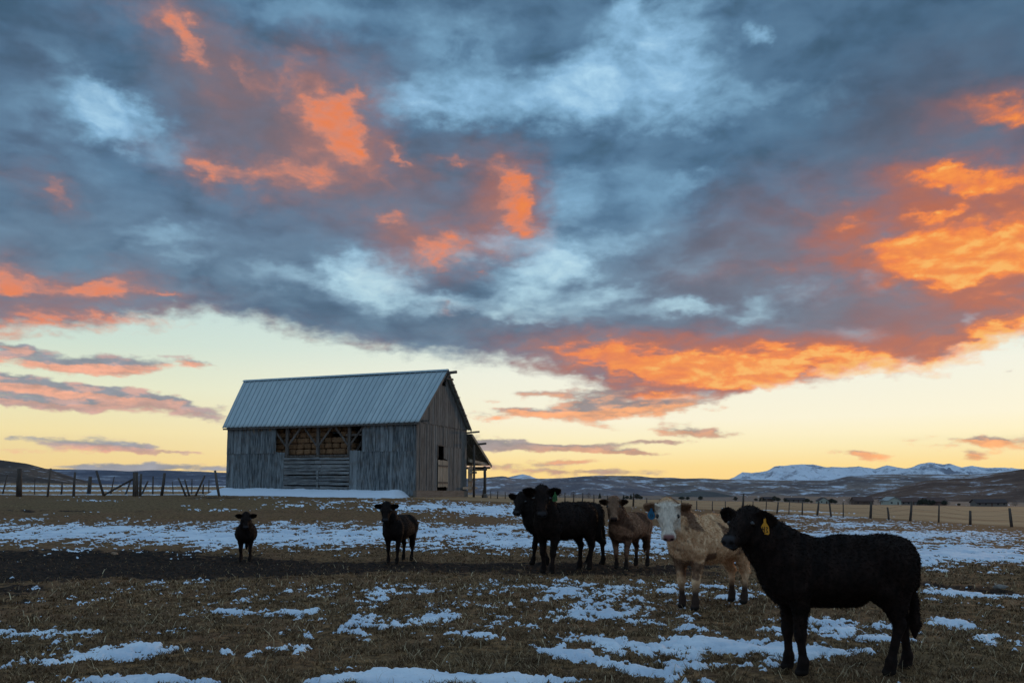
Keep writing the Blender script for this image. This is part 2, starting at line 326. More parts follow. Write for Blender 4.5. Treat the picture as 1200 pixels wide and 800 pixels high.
# ============================================================ object helpers
def tag(o, label=None, cat=None, group=None, kind=None):
    if label: o['label'] = label
    if cat: o['category'] = cat
    if group: o['group'] = group
    if kind: o['kind'] = kind
    return o
def empty(name, loc=(0, 0, 0), rz=0.0):
    o = bpy.data.objects.new(name, None); o.location = loc; o.rotation_euler = (0, 0, rz)
    o.empty_display_size = 0.2
    COL.objects.link(o); return o
def link_mesh(name, me, mats, parent=None):
    o = bpy.data.objects.new(name, me)
    for m in (mats if isinstance(mats, (list, tuple)) else [mats]): me.materials.append(m)
    COL.objects.link(o)
    if parent: o.parent = parent
    return o
def np_mesh(name, verts, faces, attrs=None, smooth=True, mat_idx=None):
    """verts (n,3); faces (m,k) all the same size"""
    me = bpy.data.meshes.new(name)
    verts = np.ascontiguousarray(verts, np.float32); faces = np.ascontiguousarray(faces, np.int32)
    m, kk = faces.shape
    me.vertices.add(len(verts)); me.vertices.foreach_set('co', verts.ravel())
    me.loops.add(m * kk); me.loops.foreach_set('vertex_index', faces.ravel())
    me.polygons.add(m); me.polygons.foreach_set('loop_start', np.arange(0, m * kk, kk, dtype=np.int32))
    me.polygons.foreach_set('loop_total', np.full(m, kk, np.int32))
    if smooth: me.polygons.foreach_set('use_smooth', np.ones(m, bool))
    me.update(calc_edges=True)
    for k_, (dom, arr) in (attrs or {}).items():
        a = me.attributes.new(k_, 'FLOAT', dom); a.data.foreach_set('value', np.ascontiguousarray(arr, np.float32).ravel())
    if mat_idx is not None: me.polygons.foreach_set('material_index', np.ascontiguousarray(mat_idx, np.int32))
    return me
def copy_tree(o, parent=None):
    c = o.copy(); COL.objects.link(c)
    if parent: c.parent = parent
    for ch in list(o.children): copy_tree(ch, c)
    return c
class MB:
    """collects boxes, bars and tubes (polygons of any size) into ONE mesh with a random value per piece"""
    def __init__(s): s.v = []; s.f = []; s.r = []; s.n = 0
    def piece(s, verts, faces, rnd=None):
        if rnd is None: rnd = random.random()
        s.v += [tuple(p) for p in verts]; s.f += [tuple(i + s.n for i in f) for f in faces]
        s.r += [rnd] * len(faces); s.n += len(verts)
    def box(s, a, b, rnd=None, jit=0.0, M=None):
        (x0, y0, z0), (x1, y1, z1) = a, b
        p = [Vector((x, y, z)) for z in (z0, z1) for y in (y0, y1) for x in (x0, x1)]
        if jit: p = [q_ + Vector([random.uniform(-jit, jit) for _ in range(3)]) for q_ in p]
        if M: p = [M @ q_ for q_ in p]
        s.piece(p, [(0, 2, 3, 1), (4, 5, 7, 6), (0, 1, 5, 4), (2, 6, 7, 3), (0, 4, 6, 2), (1, 3, 7, 5)], rnd)
    def bar(s, p, q_, w, h, rnd=None, up=(0, 0, 1), jit=0.0):
        p = Vector(p); q_ = Vector(q_); d = (q_ - p).normalized(); up = Vector(up)
        if abs(d.dot(up)) > 0.98: up = Vector((1, 0, 0))
        sx = d.cross(up).normalized(); u = sx.cross(d).normalized()
        vs = []
        for e in (p, q_):
            for a_, b_ in ((-1, -1), (1, -1), (1, 1), (-1, 1)):
                vs.append(e + sx * (a_ * w / 2 + random.uniform(-jit, jit)) + u * (b_ * h / 2 + random.uniform(-jit, jit)))
        s.piece(vs, [(0, 1, 2, 3), (7, 6, 5, 4), (0, 4, 5, 1), (1, 5, 6, 2), (2, 6, 7, 3), (3, 7, 4, 0)], rnd)
    def tube(s, pts, rads, n=8, rnd=None, wob=0.0):
        pts = [Vector(p) for p in pts]; vs = []; fs = []
        for i, p in enumerate(pts):
            d = (pts[min(i + 1, len(pts) - 1)] - pts[max(i - 1, 0)]).normalized()
            a_ = d.cross(Vector((0, 0, 1)) if abs(d.z) < .9 else Vector((1, 0, 0))).normalized(); b_ = d.cross(a_)
            for j in range(n):
                t = 2 * math.pi * j / n; r = rads[i] * (1 + random.uniform(-wob, wob))
                vs.append(p + (a_ * math.cos(t) + b_ * math.sin(t)) * r)
        for i in range(len(pts) - 1):
            for j in range(n):
                fs.append((i * n + j, i * n + (j + 1) % n, (i + 1) * n + (j + 1) % n, (i + 1) * n + j))
        fs.append(tuple(range(n - 1, -1, -1))); fs.append(tuple(range((len(pts) - 1) * n, len(pts) * n)))
        s.piece(vs, fs, rnd)
    def build(s, name, mats, parent=None, smooth=False):
        me = bpy.data.meshes.new(name); me.from_pydata(s.v, [], s.f); me.update()
        bm = bmesh.new(); bm.from_mesh(me); bmesh.ops.recalc_face_normals(bm, faces=bm.faces); bm.to_mesh(me); bm.free()
        a = me.attributes.new('rnd', 'FLOAT', 'FACE'); a.data.foreach_set('value', s.r)
        if smooth: me.polygons.foreach_set('use_smooth', [True] * len(me.polygons))
        return link_mesh(name, me, mats, parent)

def new_mat(name):
    m = bpy.data.materials.new(name); m.use_nodes = True
    nt = m.node_tree; nt.nodes.clear(); gg = G(nt)
    b = gg.new('ShaderNodeBsdfPrincipled'); o = gg.new('ShaderNodeOutputMaterial')
    nt.links.new(b.outputs[0], o.inputs[0])
    return m, gg, b, o
def attr(gg, name):
    n = gg.new('ShaderNodeAttribute', attribute_name=name); return n.outputs['Fac']
def objco(gg): return gg.new('ShaderNodeTexCoord').outputs['Object']
def bump(gg, b, h, strength=0.5, dist=0.02):
    n = gg.new('ShaderNodeBump'); n.inputs['Strength'].default_value = strength; n.inputs['Distance'].default_value = dist
    gg.put(n.inputs['Height'], h); gg.put(b.inputs['Normal'], n.outputs[0]); return n
def c3(r, g_, b_): return (r, g_, b_, 1.0)

# ============================================================ terrain
TPX = [-300, 0, 250, 480, 620, 760, 870, 1020, 1190, 1500]
TD = [20, 30, 38, 45, 52, 60, 100, 200, 600, 1300]
TROW = [  # photo rows at which the ground lies, per distance (columns) and column of the picture (rows)
    [655.5, 617, 600, 588, 582, 579.5, 580, 575, 569, 566],
    [655.5, 617, 600, 588, 582, 579.5, 580, 575, 569, 566],
    [655.5, 617, 600, 587, 582, 579.5, 580, 576, 571, 569],
    [655.5, 618, 601, 588, 583.5, 581, 581, 580, 577, 576],
    [655.5, 621, 606, 595, 588, 584, 584, 583, 582, 581],
    [655.5, 625, 612, 602, 596, 592, 588, 586.5, 585, 584.5],
    [655.5, 628, 616, 609, 604, 600, 593, 590, 587, 586],
    [655.5, 629, 620, 614, 610, 606.5, 598, 594, 591, 590],
    [655.5, 630.5, 625, 622, 619, 616, 606, 598, 593, 592],
    [655.5, 631, 627, 625, 623, 621, 610, 600, 594, 593]]
TZ = np.array([[at(px, r, D).z if D > 20 else 0.0 for D, r in zip(TD, rows)] for px, rows in zip(TPX, TROW)])
def ground_z(x, y):
    x = np.asarray(x, float); y = np.asarray(y, float)
    D = np.maximum(y, 20.0)
    px = np.clip(600 + 1000 * x / (D * CP), TPX[0], TPX[-1] - .01)
    i = np.clip(np.searchsorted(TPX, px, side='right') - 1, 0, len(TPX) - 2)
    TP = np.array(TPX, float); t = (px - TP[i]) / (TP[i + 1] - TP[i]); t = t * t * (3 - 2 * t)
    L = np.log(np.array(TD, float)); d = np.log(np.minimum(D, TD[-1]))
    j = np.clip(np.searchsorted(L, d, side='right') - 1, 0, len(TD) - 2)
    s = (d - L[j]) / (L[j + 1] - L[j])
    def cat(row):        # Catmull-Rom along distance
        def z(jj): return TZ[row, np.clip(jj, 0, len(TD) - 1)]
        h = L[j + 1] - L[j]
        m0 = (z(j + 1) - z(j - 1)) / (L[np.clip(j + 1, 0, len(TD) - 1)] - L[np.clip(j - 1, 0, len(TD) - 1)] + 1e-9) * h
        m1 = (z(j + 2) - z(j)) / (L[np.clip(j + 2, 0, len(TD) - 1)] - L[j] + 1e-9) * h
        s2, s3 = s * s, s * s * s
        return (2 * s3 - 3 * s2 + 1) * z(j) + (s3 - 2 * s2 + s) * m0 + (-2 * s3 + 3 * s2) * z(j + 1) + (s3 - s2) * m1
    z = cat(i) * (1 - t) + cat(i + 1) * t
    return np.where(y <= 20.0, 0.0, z)
def gz(x, y): return float(ground_z(np.array([x]), np.array([y]))[0])
def on_ground(px, row, lo=3.0, hi=1200.0):
    """where the ray through a photo pixel meets the terrain"""
    d = ray(px, row); ts = np.exp(np.linspace(math.log(lo), math.log(hi), 6000))
    x = d[0] * ts; y = d[1] * ts; z = CAM_H + d[2] * ts
    below = z <= ground_z(x, y)
    k_ = int(np.argmax(below)) if below.any() else len(ts) - 1
    return Vector((x[k_], y[k_], gz(x[k_], y[k_])))

# polar grid: dense where the photograph looks, coarse elsewhere, reaching the horizon
a_in = np.arange(-34.5, 34.5001, 0.066)
a_out = np.concatenate([np.arange(34.9, 60, .7), np.arange(60, 300, 6.0), np.arange(300, 325.4, .7)])
AZD = np.concatenate([a_in, a_out]); NA = len(AZD)
rr = [1.2, 2.0, 3.0, 4.0, 4.8]
while rr[-1] < 13: rr.append(rr[-1] * 1.0042)
while rr[-1] < 34: rr.append(rr[-1] * 1.0065)
while rr[-1] < 75: rr.append(rr[-1] * 1.009)
while rr[-1] < 1500: rr.append(rr[-1] * 1.035)
while rr[-1] < 14000: rr.append(rr[-1] * 1.12)
RR = np.array(rr); NR = len(RR)
aa, ra = np.meshgrid(np.radians(AZD), RR)
gx = np.sin(aa) * ra; gy = np.cos(aa) * ra
zb = ground_z(gx, gy)
ppx, prow = px_of(gx, np.maximum(gy, .5), zb)
front = gy > 1
def gb(cx, cy, rx, ry, amp, rot=0.0):
    c, s_ = math.cos(R(rot)), math.sin(R(rot)); dx = ppx - cx; dy = prow - cy
    u = (dx * c + dy * s_) / rx; w = (-dx * s_ + dy * c) / ry
    return amp * np.exp(-(u * u + w * w) * 1.1) * front
lg = np.log(ra)
# cover noises: world metres; patch size grows a little with distance so that far bands stay patchy
n_a = fbm(gx * .45, gy * .30, 4, .5, 101)
n_b = fbm(gx * 1.7 + 3, gy * 1.1, 4, .55, 111)
n_c = fbm(gx * 6.5, gy * 4.5, 3, .6, 121)
n_d = fbm(gx * 19, gy * 15, 2, .6, 131)
sharp = np.clip(14.0 / ra, .12, 1.0)
Pn = -.49 + .60 * n_a + 1.0 * n_b + 1.0 * n_c * np.clip(40 / ra, .6, 1) + .45 * n_d * np.clip(14 / ra, 0, 1)
for b in [
    (110, 623, 270, 14, .74), (330, 632, 130, 10, .46), (430, 624, 130, 11, .46), (500, 638, 150, 9, .46), (560, 620, 90, 14, .40), (60, 632, 150, 9, .28),
    (400, 592, 170, 7.5, .62), (540, 596, 90, 7, .6), (640, 630, 60, 18, .6), (590, 600, 40, 8, .5),
    (745, 636, 60, 16, .9), (880, 650, 60, 20, .3), (985, 615, 120, 4, .65), (1010, 627, 200, 5, .75), (1120, 652, 130, 11, .95), (1060, 640, 180, 18, .35), (960, 606, 100, 3, .55),
    (1160, 697, 80, 4, .9, 6), (1090, 690, 50, 5, .4), (1120, 694, 30, 3, .3), (1085, 671, 90, 3, .6),
    (640, 690, 200, 9, .25), (300, 695, 200, 9, .10), (760, 705, 130, 18, .32), (560, 712, 200, 14, .14), (690, 722, 90, 12, .42), (450, 700, 60, 12, .28), (300, 718, 60, 5, .75), (275, 716, 40, 5, .3), (470, 728, 90, 7, .42), (420, 735, 40, 8, .3), (30, 700, 40, 4, .35), (190, 680, 70, 3, .4), (110, 706, 60, 8, .25),
    (860, 700, 30, 5, .35), (830, 690, 40, 5, .3), (30, 745, 90, 12, .22), (250, 745, 120, 6, .25), (380, 745, 60, 8, .3),
    (730, 757, 75, 7, .95, 8), (650, 768, 40, 8, .8), (700, 775, 110, 6, .75, 12), (760, 785, 60, 6, .75), (820, 752, 60, 7, .95), (880, 760, 70, 8, 1.0), (850, 778, 100, 5, .8), (935, 768, 40, 5, .7),
    (140, 770, 52, 7, 1.0), (190, 762, 30, 5, .6), (285, 764, 75, 6, .9), (340, 759, 40, 4, .7), (150, 797, 70, 5, 1.2), (200, 797, 40, 4, .8), (60, 777, 25, 4, .6),
    (470, 793, 65, 9, 1.3), (540, 796, 100, 6, 1.3), (390, 799, 40, 4, 1.0), (620, 798, 60, 5, 1.0), (545, 783, 10, 3, .5), (665, 748, 50, 5, .35),
    (980, 740, 60, 8, .75), (1030, 750, 50, 5, .8), (1110, 727, 50, 5, .95), (1000, 765, 50, 4, .5), (960, 728, 60, 5, .5), (1160, 745, 20, 3, .7), (800, 735, 60, 6, .3), (905, 742, 30, 5, .4), (1050, 735, 100, 10, .15),
    (560, 770, 130, 8, -.35), (430, 775, 80, 8, -.35), (450, 748, 100, 6, -.15), (160, 735, 120, 6, -.1), (1120, 775, 120, 16, -.7), (960, 790, 120, 10, -.6), (300, 790, 80, 6, -.4), (300, 750, 60, 4, -.2),
    (150, 592, 260, 7, -.75), (120, 665, 340, 12, -.55), (500, 668, 260, 9, -.45), (300, 604, 170, 4, -.85), (560, 611, 60, 3, -.5), (780, 668, 120, 8, -.5), (1100, 676, 140, 4, -.6), (420, 660, 160, 5, -.5), (560, 655, 100, 4, -.5), (620, 661, 60, 4, -.4),
    (250, 597, 40, 1.6, .75), (110, 586, 45, 1.6, .95), (155, 593, 22, 1.4, .7), (215, 593, 22, 1.4, .8)]:
    Pn += gb(*b)
# land beyond the fences
rows_line = np.interp(ppx, [480, 560, 640, 760, 870, 1020, 1190, 1500], [583, 587, 590, 594, 598, 606, 617, 637])
tan = sstep(rows_line - prow, -.6, .8) * (ppx > 450) * front * (gy > 30)
tan = np.clip(tan, 0, 1) * sstep(gy, 560, 430)
Pn -= 2.2 * tan
Pn += tan * (gb(1100, 608, 260, 2.2, 2.0, 3) + gb(900, 597.5, 260, 1.4, 1.8, 2))
leftfar = sstep(580.5 - prow, 0, 1) * (ppx < 420) * front * (gy > 58)
Pn += leftfar * (-.2 + 1.2 * np.sin(prow * 1.15 + .5) + .5 * n_a)
lf_tan = leftfar
# a good part of the cover is thin: turf pokes through
snow = sstep(Pn, .02, .14)
snow_h = sstep(Pn, .02, .55)
mud = np.clip(gb(90, 659, 230, 15, 1.9) + gb(330, 664, 150, 6, 1.3) + gb(520, 663, 160, 5, 1.1) + gb(720, 668, 150, 7, 1.2) + gb(860, 655, 60, 7, 1.3) + gb(1130, 688, 110, 4.0, 1.3, 6) + gb(10, 690, 60, 26, .9)
              + gb(40, 598.5, 160, 1.8, .7) + gb(330, 600, 120, 1.4, .4) + gb(250, 583, 60, 1.6, .8) + gb(200, 672, 250, 8, .7) + gb(700, 676, 320, 8, .35) + .9 * n_b + .5 * n_c * np.clip(20 / ra, .4, 1) - .22, 0, 1)
grassy = np.clip(gb(150, 591, 260, 8, 1.0) + gb(590, 580, 90, 5, 1.3) + gb(560, 776, 120, 14, .6) + gb(1100, 770, 150, 25, .5) + .25 + .5 * n_a, 0, 1)
amp_d = np.clip(12 / ra, .25, 1)
near = sstep(ra, 120, 40)
clod = fbm(gx * 7, gy * 7, 4, .62, 141); clod2 = fbm(gx * 2.2, gy * 2.2, 3, .5, 151)
zz = zb + near * ((.018 + .030 * mud) * clod + .030 * clod2 + .055 * fbm(gx * .35, gy * .35, 2, .5, 161) * sstep(ra, 5, 12)
                  + .004 * fbm(gx * 28, gy * 24, 2, .6, 171) * sstep(ra, 20, 10) * (1 - snow * .8))
zz += near * snow_h * (.040 + .010 * fbm(gx * 3, gy * 3, 3, .5, 181)) - near * snow_h * .75 * (.018 * clod)
zz += gb(690, 658, 90, 3, .05) * near
# big relief well out on the plain
zz += sstep(ra, 90, 400) * 0.25 * fbm(gx * .01, gy * .01, 3, .5, 191)
verts = np.stack([gx, gy, zz], -1).reshape(-1, 3)
i0 = (np.arange(NR - 1)[:, None] * NA + np.arange(NA)[None, :]); i1 = i0 - np.arange(NA)[None, :] + (np.arange(NA)[None, :] + 1) % NA
gf = np.stack([i0, i1, i1 + NA, i0 + NA], -1).reshape(-1, 4)
gf = gf[:, ::-1]
# centre fan under the camera
verts = np.concatenate([verts, np.array([[0, 0, 0.0]], np.float32)]); ctr = len(verts) - 1
ring = np.arange(NA); fan = np.stack([ring, ring, (ring + 1) % NA, np.full(NA, ctr)], -1)
def app(a_, v_=0.0): return np.concatenate([a_.ravel(), [v_]])
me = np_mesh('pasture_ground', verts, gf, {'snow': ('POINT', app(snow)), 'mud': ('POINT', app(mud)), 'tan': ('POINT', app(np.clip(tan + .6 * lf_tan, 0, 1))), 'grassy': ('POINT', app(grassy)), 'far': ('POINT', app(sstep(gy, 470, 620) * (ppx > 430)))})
GM, gg, b, out = new_mat('pasture_turf_and_snow')
geo = gg.new('ShaderNodeNewGeometry'); pos = geo.outputs['Position']
f1 = gg.noise(pos, 9.0, 5, .65); f2 = gg.noise(pos, 1.3, 4, .55); f3 = gg.noise(pos, 45.0, 3, .6)
turf = gg.mix(gg.ss(f1, .35, .68), c3(.044, .023, .010), c3(.265, .140, .060))
turf = gg.mix(gg.mul(gg.ss(f2, .42, .62), .55), turf, c3(.17, .085, .044))
turf = gg.mix(gg.mul(gg.ss(f3, .55, .75), .6), turf, c3(.28, .22, .13))
green = gg.mix(gg.ss(f1, .3, .7), c3(.070, .052, .022), c3(.235, .172, .080))
turf = gg.mix(gg.mul(attr(gg, 'grassy'), .42), turf, green)
mudc = gg.mix(gg.ss(f1, .4, .75), c3(.006, .0038, .0026), c3(.060, .031, .016))
turf = gg.mix(gg.ss(attr(gg, 'mud'), .25, .7), turf, mudc)
pf = gg.noise(gg.vm('MULTIPLY', pos, (.05, .16, 1)), 1.0, 4, .6)
tanc = gg.mix(gg.ss(pf, .35, .65), c3(.27, .165, .085), c3(.37, .24, .13))
turf = gg.mix(attr(gg, 'tan'), turf, tanc)
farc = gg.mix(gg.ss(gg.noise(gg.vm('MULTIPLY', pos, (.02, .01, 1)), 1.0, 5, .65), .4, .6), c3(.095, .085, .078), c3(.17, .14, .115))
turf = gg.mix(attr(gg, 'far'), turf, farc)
sf = gg.ss(gg.add(attr(gg, 'snow'), gg.mul(gg.sub(f1, .5), .5)), .38, .60)
snc = gg.mix(gg.ss(f2, .35, .65), c3(.52, .62, .73), c3(.70, .79, .87))
snc = gg.mix(gg.ss(gg.noise(pos, 22.0, 4, .7), .60, .72, 0, .55), snc, c3(.20, .17, .14))
gg.put(b.inputs['Base Color'], gg.mix(sf, turf, snc))
gg.put(b.inputs['Roughness'], gg.mix(sf, (.95,) * 4, (.7,) * 4))
b.inputs['Specular IOR Level'].default_value = .12
bump(gg, b, gg.add(gg.mul(f1, gg.sub(1.0, gg.mul(sf, .75))), gg.mul(f3, .4)), .55, .03)
ground = tag(link_mesh('ground', me, GM), kind='structure')

# ---------------------------------------------------------- turf blades
def blade_field(name, n, rmin, rmax, hgt, wid, seed, mat):
    rg = np.random.default_rng(seed)
    r = np.exp(rg.uniform(np.log(rmin), np.log(rmax), n * 3)); a = np.radians(rg.uniform(-33, 33, n * 3))
    x = np.sin(a) * r; y = np.cos(a) * r
    # look up the cover on the grid
    j = np.clip(np.searchsorted(RR, r) - 1, 0, NR - 2); i = np.clip(((np.degrees(a) + 34.5) / .066).round().astype(int), 0, len(a_in) - 1)
    sn = snow[j, i]; md = mud[j, i]; z = zz[j, i]
    clump = fbm(x * 2.6, y * 2.6, 4, .6, seed)
    keep = (sn < .5) & (rg.random(n * 3) < np.clip(.35 + 1.3 * clump + .3 * grassy[j, i] - .9 * md, .04, 1))
    x, y, z, r, md, clump = [q_[keep][:n] for q_ in (x, y, z, r, md, clump)]
    m = len(x); th = rg.uniform(0, 2 * np.pi, m); lean = rg.uniform(.5, 2.2, m)
    h = hgt * rg.uniform(.4, 1.3, m) * (.75 + .7 * np.clip(clump, -.3, .8)); w = wid * rg.uniform(.6, 1.4, m) * np.clip(r / 9, .8, 3.0)
    ph = rg.uniform(0, 2 * np.pi, m)
    ax, ay = np.cos(th) * w, np.sin(th) * w; bx, by = np.cos(ph) * h * lean, np.sin(ph) * h * lean
    V = np.empty((m, 5, 3), np.float32)
    V[:, 0] = np.stack([x - ax, y - ay, z - .004], -1); V[:, 1] = np.stack([x + ax, y + ay, z - .004], -1)
    V[:, 2] = np.stack([x + bx * .45 + ax * .7, y + by * .45 + ay * .7, z + h * .75], -1)
    V[:, 3] = np.stack([x + bx * .45 - ax * .7, y + by * .45 - ay * .7, z + h * .75], -1)
    V[:, 4] = np.stack([x + bx, y + by, z + h * .85], -1)
    base = np.arange(m)[:, None] * 5
    F = np.concatenate([base + np.array([[0, 1, 2]]), base + np.array([[0, 2, 3]]), base + np.array([[3, 2, 4]])])
    me = np_mesh(name, V.reshape(-1, 3), F, {'rnd': ('POINT', np.repeat(rg.random(m), 5))}, smooth=False)
    return tag(link_mesh(name, me, mat), kind='stuff')
BLM, gg, b, out = new_mat('dry_grass_blades')
gp = gg.new('ShaderNodeNewGeometry').outputs['Position']
bl = gg.ramp(attr(gg, 'rnd'), [(0, c3(.035, .022, .012)), (.35, c3(.115, .068, .033)), (.6, c3(.135, .088, .040)), (.85, c3(.27, .175, .088)), (1, c3(.52, .38, .21))])
bl = gg.mix(gg.ss(gg.noise(gp, .8, 3), .45, .62, 0, .5), bl, c3(.075, .045, .024))
gg.put(b.inputs['Base Color'], bl); b.inputs['Roughness'].default_value = .8; b.inputs['Specular IOR Level'].default_value = .2
BLS, gg, b, out = new_mat('pale_straw')
gg.put(b.inputs['Base Color'], gg.mix(attr(gg, 'rnd'), c3(.16, .11, .055), c3(.62, .50, .30))); b.inputs['Roughness'].default_value = .7
tag(blade_field('dry_grass', 165000, 5.2, 24, .045, .0035, 5, BLM), 'matted dry brown grass of the pasture between the snow patches', 'grass')
tag(blade_field('straw_stalks', 5000, 5.2, 20, .11, .0028, 9, BLS), 'long pale stalks of straw strewn through the trampled pasture', 'straw')

# ============================================================ hills and mountains
def hill_mat(name, lo, hi, snow_lo, snow_hi, sc, snow_amt=1.0, streak=3.0, snowc=(.62, .68, .78)):
    m, gg, b, out = new_mat(name)
    pos = gg.new('ShaderNodeNewGeometry'); p = pos.outputs['Position']
    pv = gg.vm('MULTIPLY', p, (1, .55, streak))
    a1 = gg.noise(pv, sc, 7, .68); a2 = gg.noise(p, sc * .22, 4, .55); a3 = gg.noise(pv, sc * 5, 3, .6)
    col = gg.mix(gg.ss(a2, .38, .62), c3(*lo), c3(*hi))
    col = gg.mix(gg.ss(a3, .45, .65, 0, .5), col, tuple(x * .6 for x in lo) + (1,))
    sn = gg.ss(gg.add(gg.mul(a1, .7), gg.mul(a2, .3)), snow_lo, snow_hi, 0, snow_amt)
    gg.put(b.inputs['Base Color'], gg.mix(sn, col, c3(*snowc)))
    b.inputs['Roughness'].default_value = 1; b.inputs['Specular IOR Level'].default_value = 0
    return m
def ridge(name, pts, D, kf, kb, base_row, seed, mat, amp=.10, gully=.22, step=2.0, nrow=60, rough=.55, jag=0.0, fs=6.0):
    xs = np.arange(pts[0][0], pts[-1][0] + .1, step)
    rows = np.interp(xs, [p[0] for p in pts], [p[1] for p in pts])
    ker = np.ones(5) / 5
    if jag == 0: rows = np.convolve(np.pad(rows, 2, mode='edge'), ker, 'valid')
    rows = rows + jag * fbm(xs / 18.0, xs * 0 + seed, 5, .6, seed)
    X = np.empty((nrow * 2, len(xs))); Y = X.copy(); Z = X.copy()
    dirs = np.array([ray(px, 578) for px in xs]); ux = dirs[:, 0] / dirs[:, 1]
    zr = np.array([at(px, r, D).z for px, r in zip(xs, rows)])
    zb_ = np.array([at(px, base_row, D * (1 - kf)).z for px in xs]) - D * .002
    for i in range(nrow * 2):
        if i < nrow: t = i / (nrow - 1); Yd = D * (1 - kf * (1 - t)); pr = t ** 1.15 * (.55 + .45 * t)
        else: t = 1 - (i - nrow + 1) / nrow; Yd = D * (1 + kb * (1 - t)); pr = t
        X[i] = ux * Yd; Y[i] = Yd; h = np.maximum(zr - zb_, D * .001)
        n = fbm(X[i] / D * fs * 2.2, Y[i] / D * fs, 6, rough, seed, True)
        n2 = fbm(X[i] / D * fs * 6, Y[i] / D * fs * 4, 4, .5, seed + 50)
        env = 4 * t * (1 - t) if i < nrow else (1 - t)
        Z[i] = zb_ + h * pr + h * (gully * n * env + amp * n2 * env * .5)
    V = np.stack([X, Y, Z], -1).reshape(-1, 3); n_ = len(xs)
    q0 = (np.arange(nrow * 2 - 1)[:, None] * n_ + np.arange(n_ - 1)[None, :])
    F = np.stack([q0, q0 + 1, q0 + n_ + 1, q0 + n_], -1).reshape(-1, 4)
    return tag(link_mesh(name, np_mesh(name, V, F), mat), kind='structure')
m_left = hill_mat('sagebrush_hill', (0.076, 0.065, 0.061), (0.145, 0.112, 0.093), .56, .64, .05, .75, 1.2)
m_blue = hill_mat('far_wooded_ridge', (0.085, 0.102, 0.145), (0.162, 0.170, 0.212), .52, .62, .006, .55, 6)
m_mid = hill_mat('mid_sage_hills', (0.136, 0.126, 0.145), (0.255, 0.212, 0.204), .53, .61, .012, .75, 4)
m_b = hill_mat('far_mottled_hills', (0.130, 0.108, 0.108), (0.250, 0.192, 0.160), .515, .60, .009, .85, 6)
m_c = hill_mat('dark_brown_hill', (0.110, 0.070, 0.056), (0.190, 0.120, 0.090), .545, .63, .025, .70, 2)
m_dark = hill_mat('dark_low_hill', (0.093, 0.093, 0.093), (0.128, 0.122, 0.112), .64, .72, .02, .3, 2)
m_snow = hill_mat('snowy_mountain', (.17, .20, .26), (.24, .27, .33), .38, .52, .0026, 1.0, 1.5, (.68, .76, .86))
ridge('hills', [(-500, 505), (-260, 512), (-120, 524), (0, 539), (30, 543), (60, 551), (88, 560), (108, 565), (120, 568.5), (132, 572)], 1500, .35, .4, 570, 3, m_left, gully=.08)
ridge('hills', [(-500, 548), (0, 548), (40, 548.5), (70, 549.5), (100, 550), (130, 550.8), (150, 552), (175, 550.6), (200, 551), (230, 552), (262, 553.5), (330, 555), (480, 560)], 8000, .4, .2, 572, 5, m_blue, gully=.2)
ridge('hills', [(440, 566), (520, 561), (560, 560), (576, 558.7), (591, 557.3), (600, 560.5), (640, 560.5), (667, 559.5), (688, 557.3), (702, 560), (720, 562), (745, 565), (775, 572), (800, 580), (830, 587)], 5000, .4, .2, 586, 7, m_mid, gully=.22)
ridge('hills', [(640, 562), (680, 558), (700, 557), (750, 557.4), (765, 559.5), (790, 559.3), (800, 560.5), (826, 560), (843, 561.3), (860, 561.5), (920, 562.5), (975, 562.5), (993, 557.7), (1030, 555.4), (1087, 555.4), (1143, 555.4), (1172, 553.4), (1200, 550), (1300, 545), (1500, 540)], 7000, .5, .2, 588, 11, m_b, gully=.25)
ridge('hills', [(985, 590), (1004, 584.5), (1030, 576.7), (1058, 569.6), (1087, 562.5), (1115, 561), (1143, 559.7), (1172, 554), (1200, 549.5), (1260, 540), (1340, 532), (1500, 528)], 3000, .45, .3, 590, 13, m_c, gully=.12)
ridge('hills', [(752, 586), (775, 581), (800, 577), (818, 575), (835, 576), (852, 579), (868, 583), (885, 587)], 2600, .2, .3, 587, 17, m_dark, gully=.06)
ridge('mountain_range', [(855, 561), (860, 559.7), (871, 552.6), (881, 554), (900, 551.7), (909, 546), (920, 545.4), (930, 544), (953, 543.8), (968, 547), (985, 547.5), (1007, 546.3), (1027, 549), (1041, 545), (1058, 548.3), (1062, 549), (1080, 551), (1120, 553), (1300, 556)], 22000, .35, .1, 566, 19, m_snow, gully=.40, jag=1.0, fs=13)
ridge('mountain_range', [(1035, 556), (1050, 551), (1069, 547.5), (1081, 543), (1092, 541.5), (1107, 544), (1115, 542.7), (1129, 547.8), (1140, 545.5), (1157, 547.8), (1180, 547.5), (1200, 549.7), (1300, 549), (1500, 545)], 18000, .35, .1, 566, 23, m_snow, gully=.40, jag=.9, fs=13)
ridge('mountain_range', [(590, 561), (597, 558.5), (606, 556.6), (613, 555.2), (621, 557), (628, 560), (640, 562)], 26000, .2, .1, 565, 29, m_snow, gully=.3, step=1.0, jag=.4)

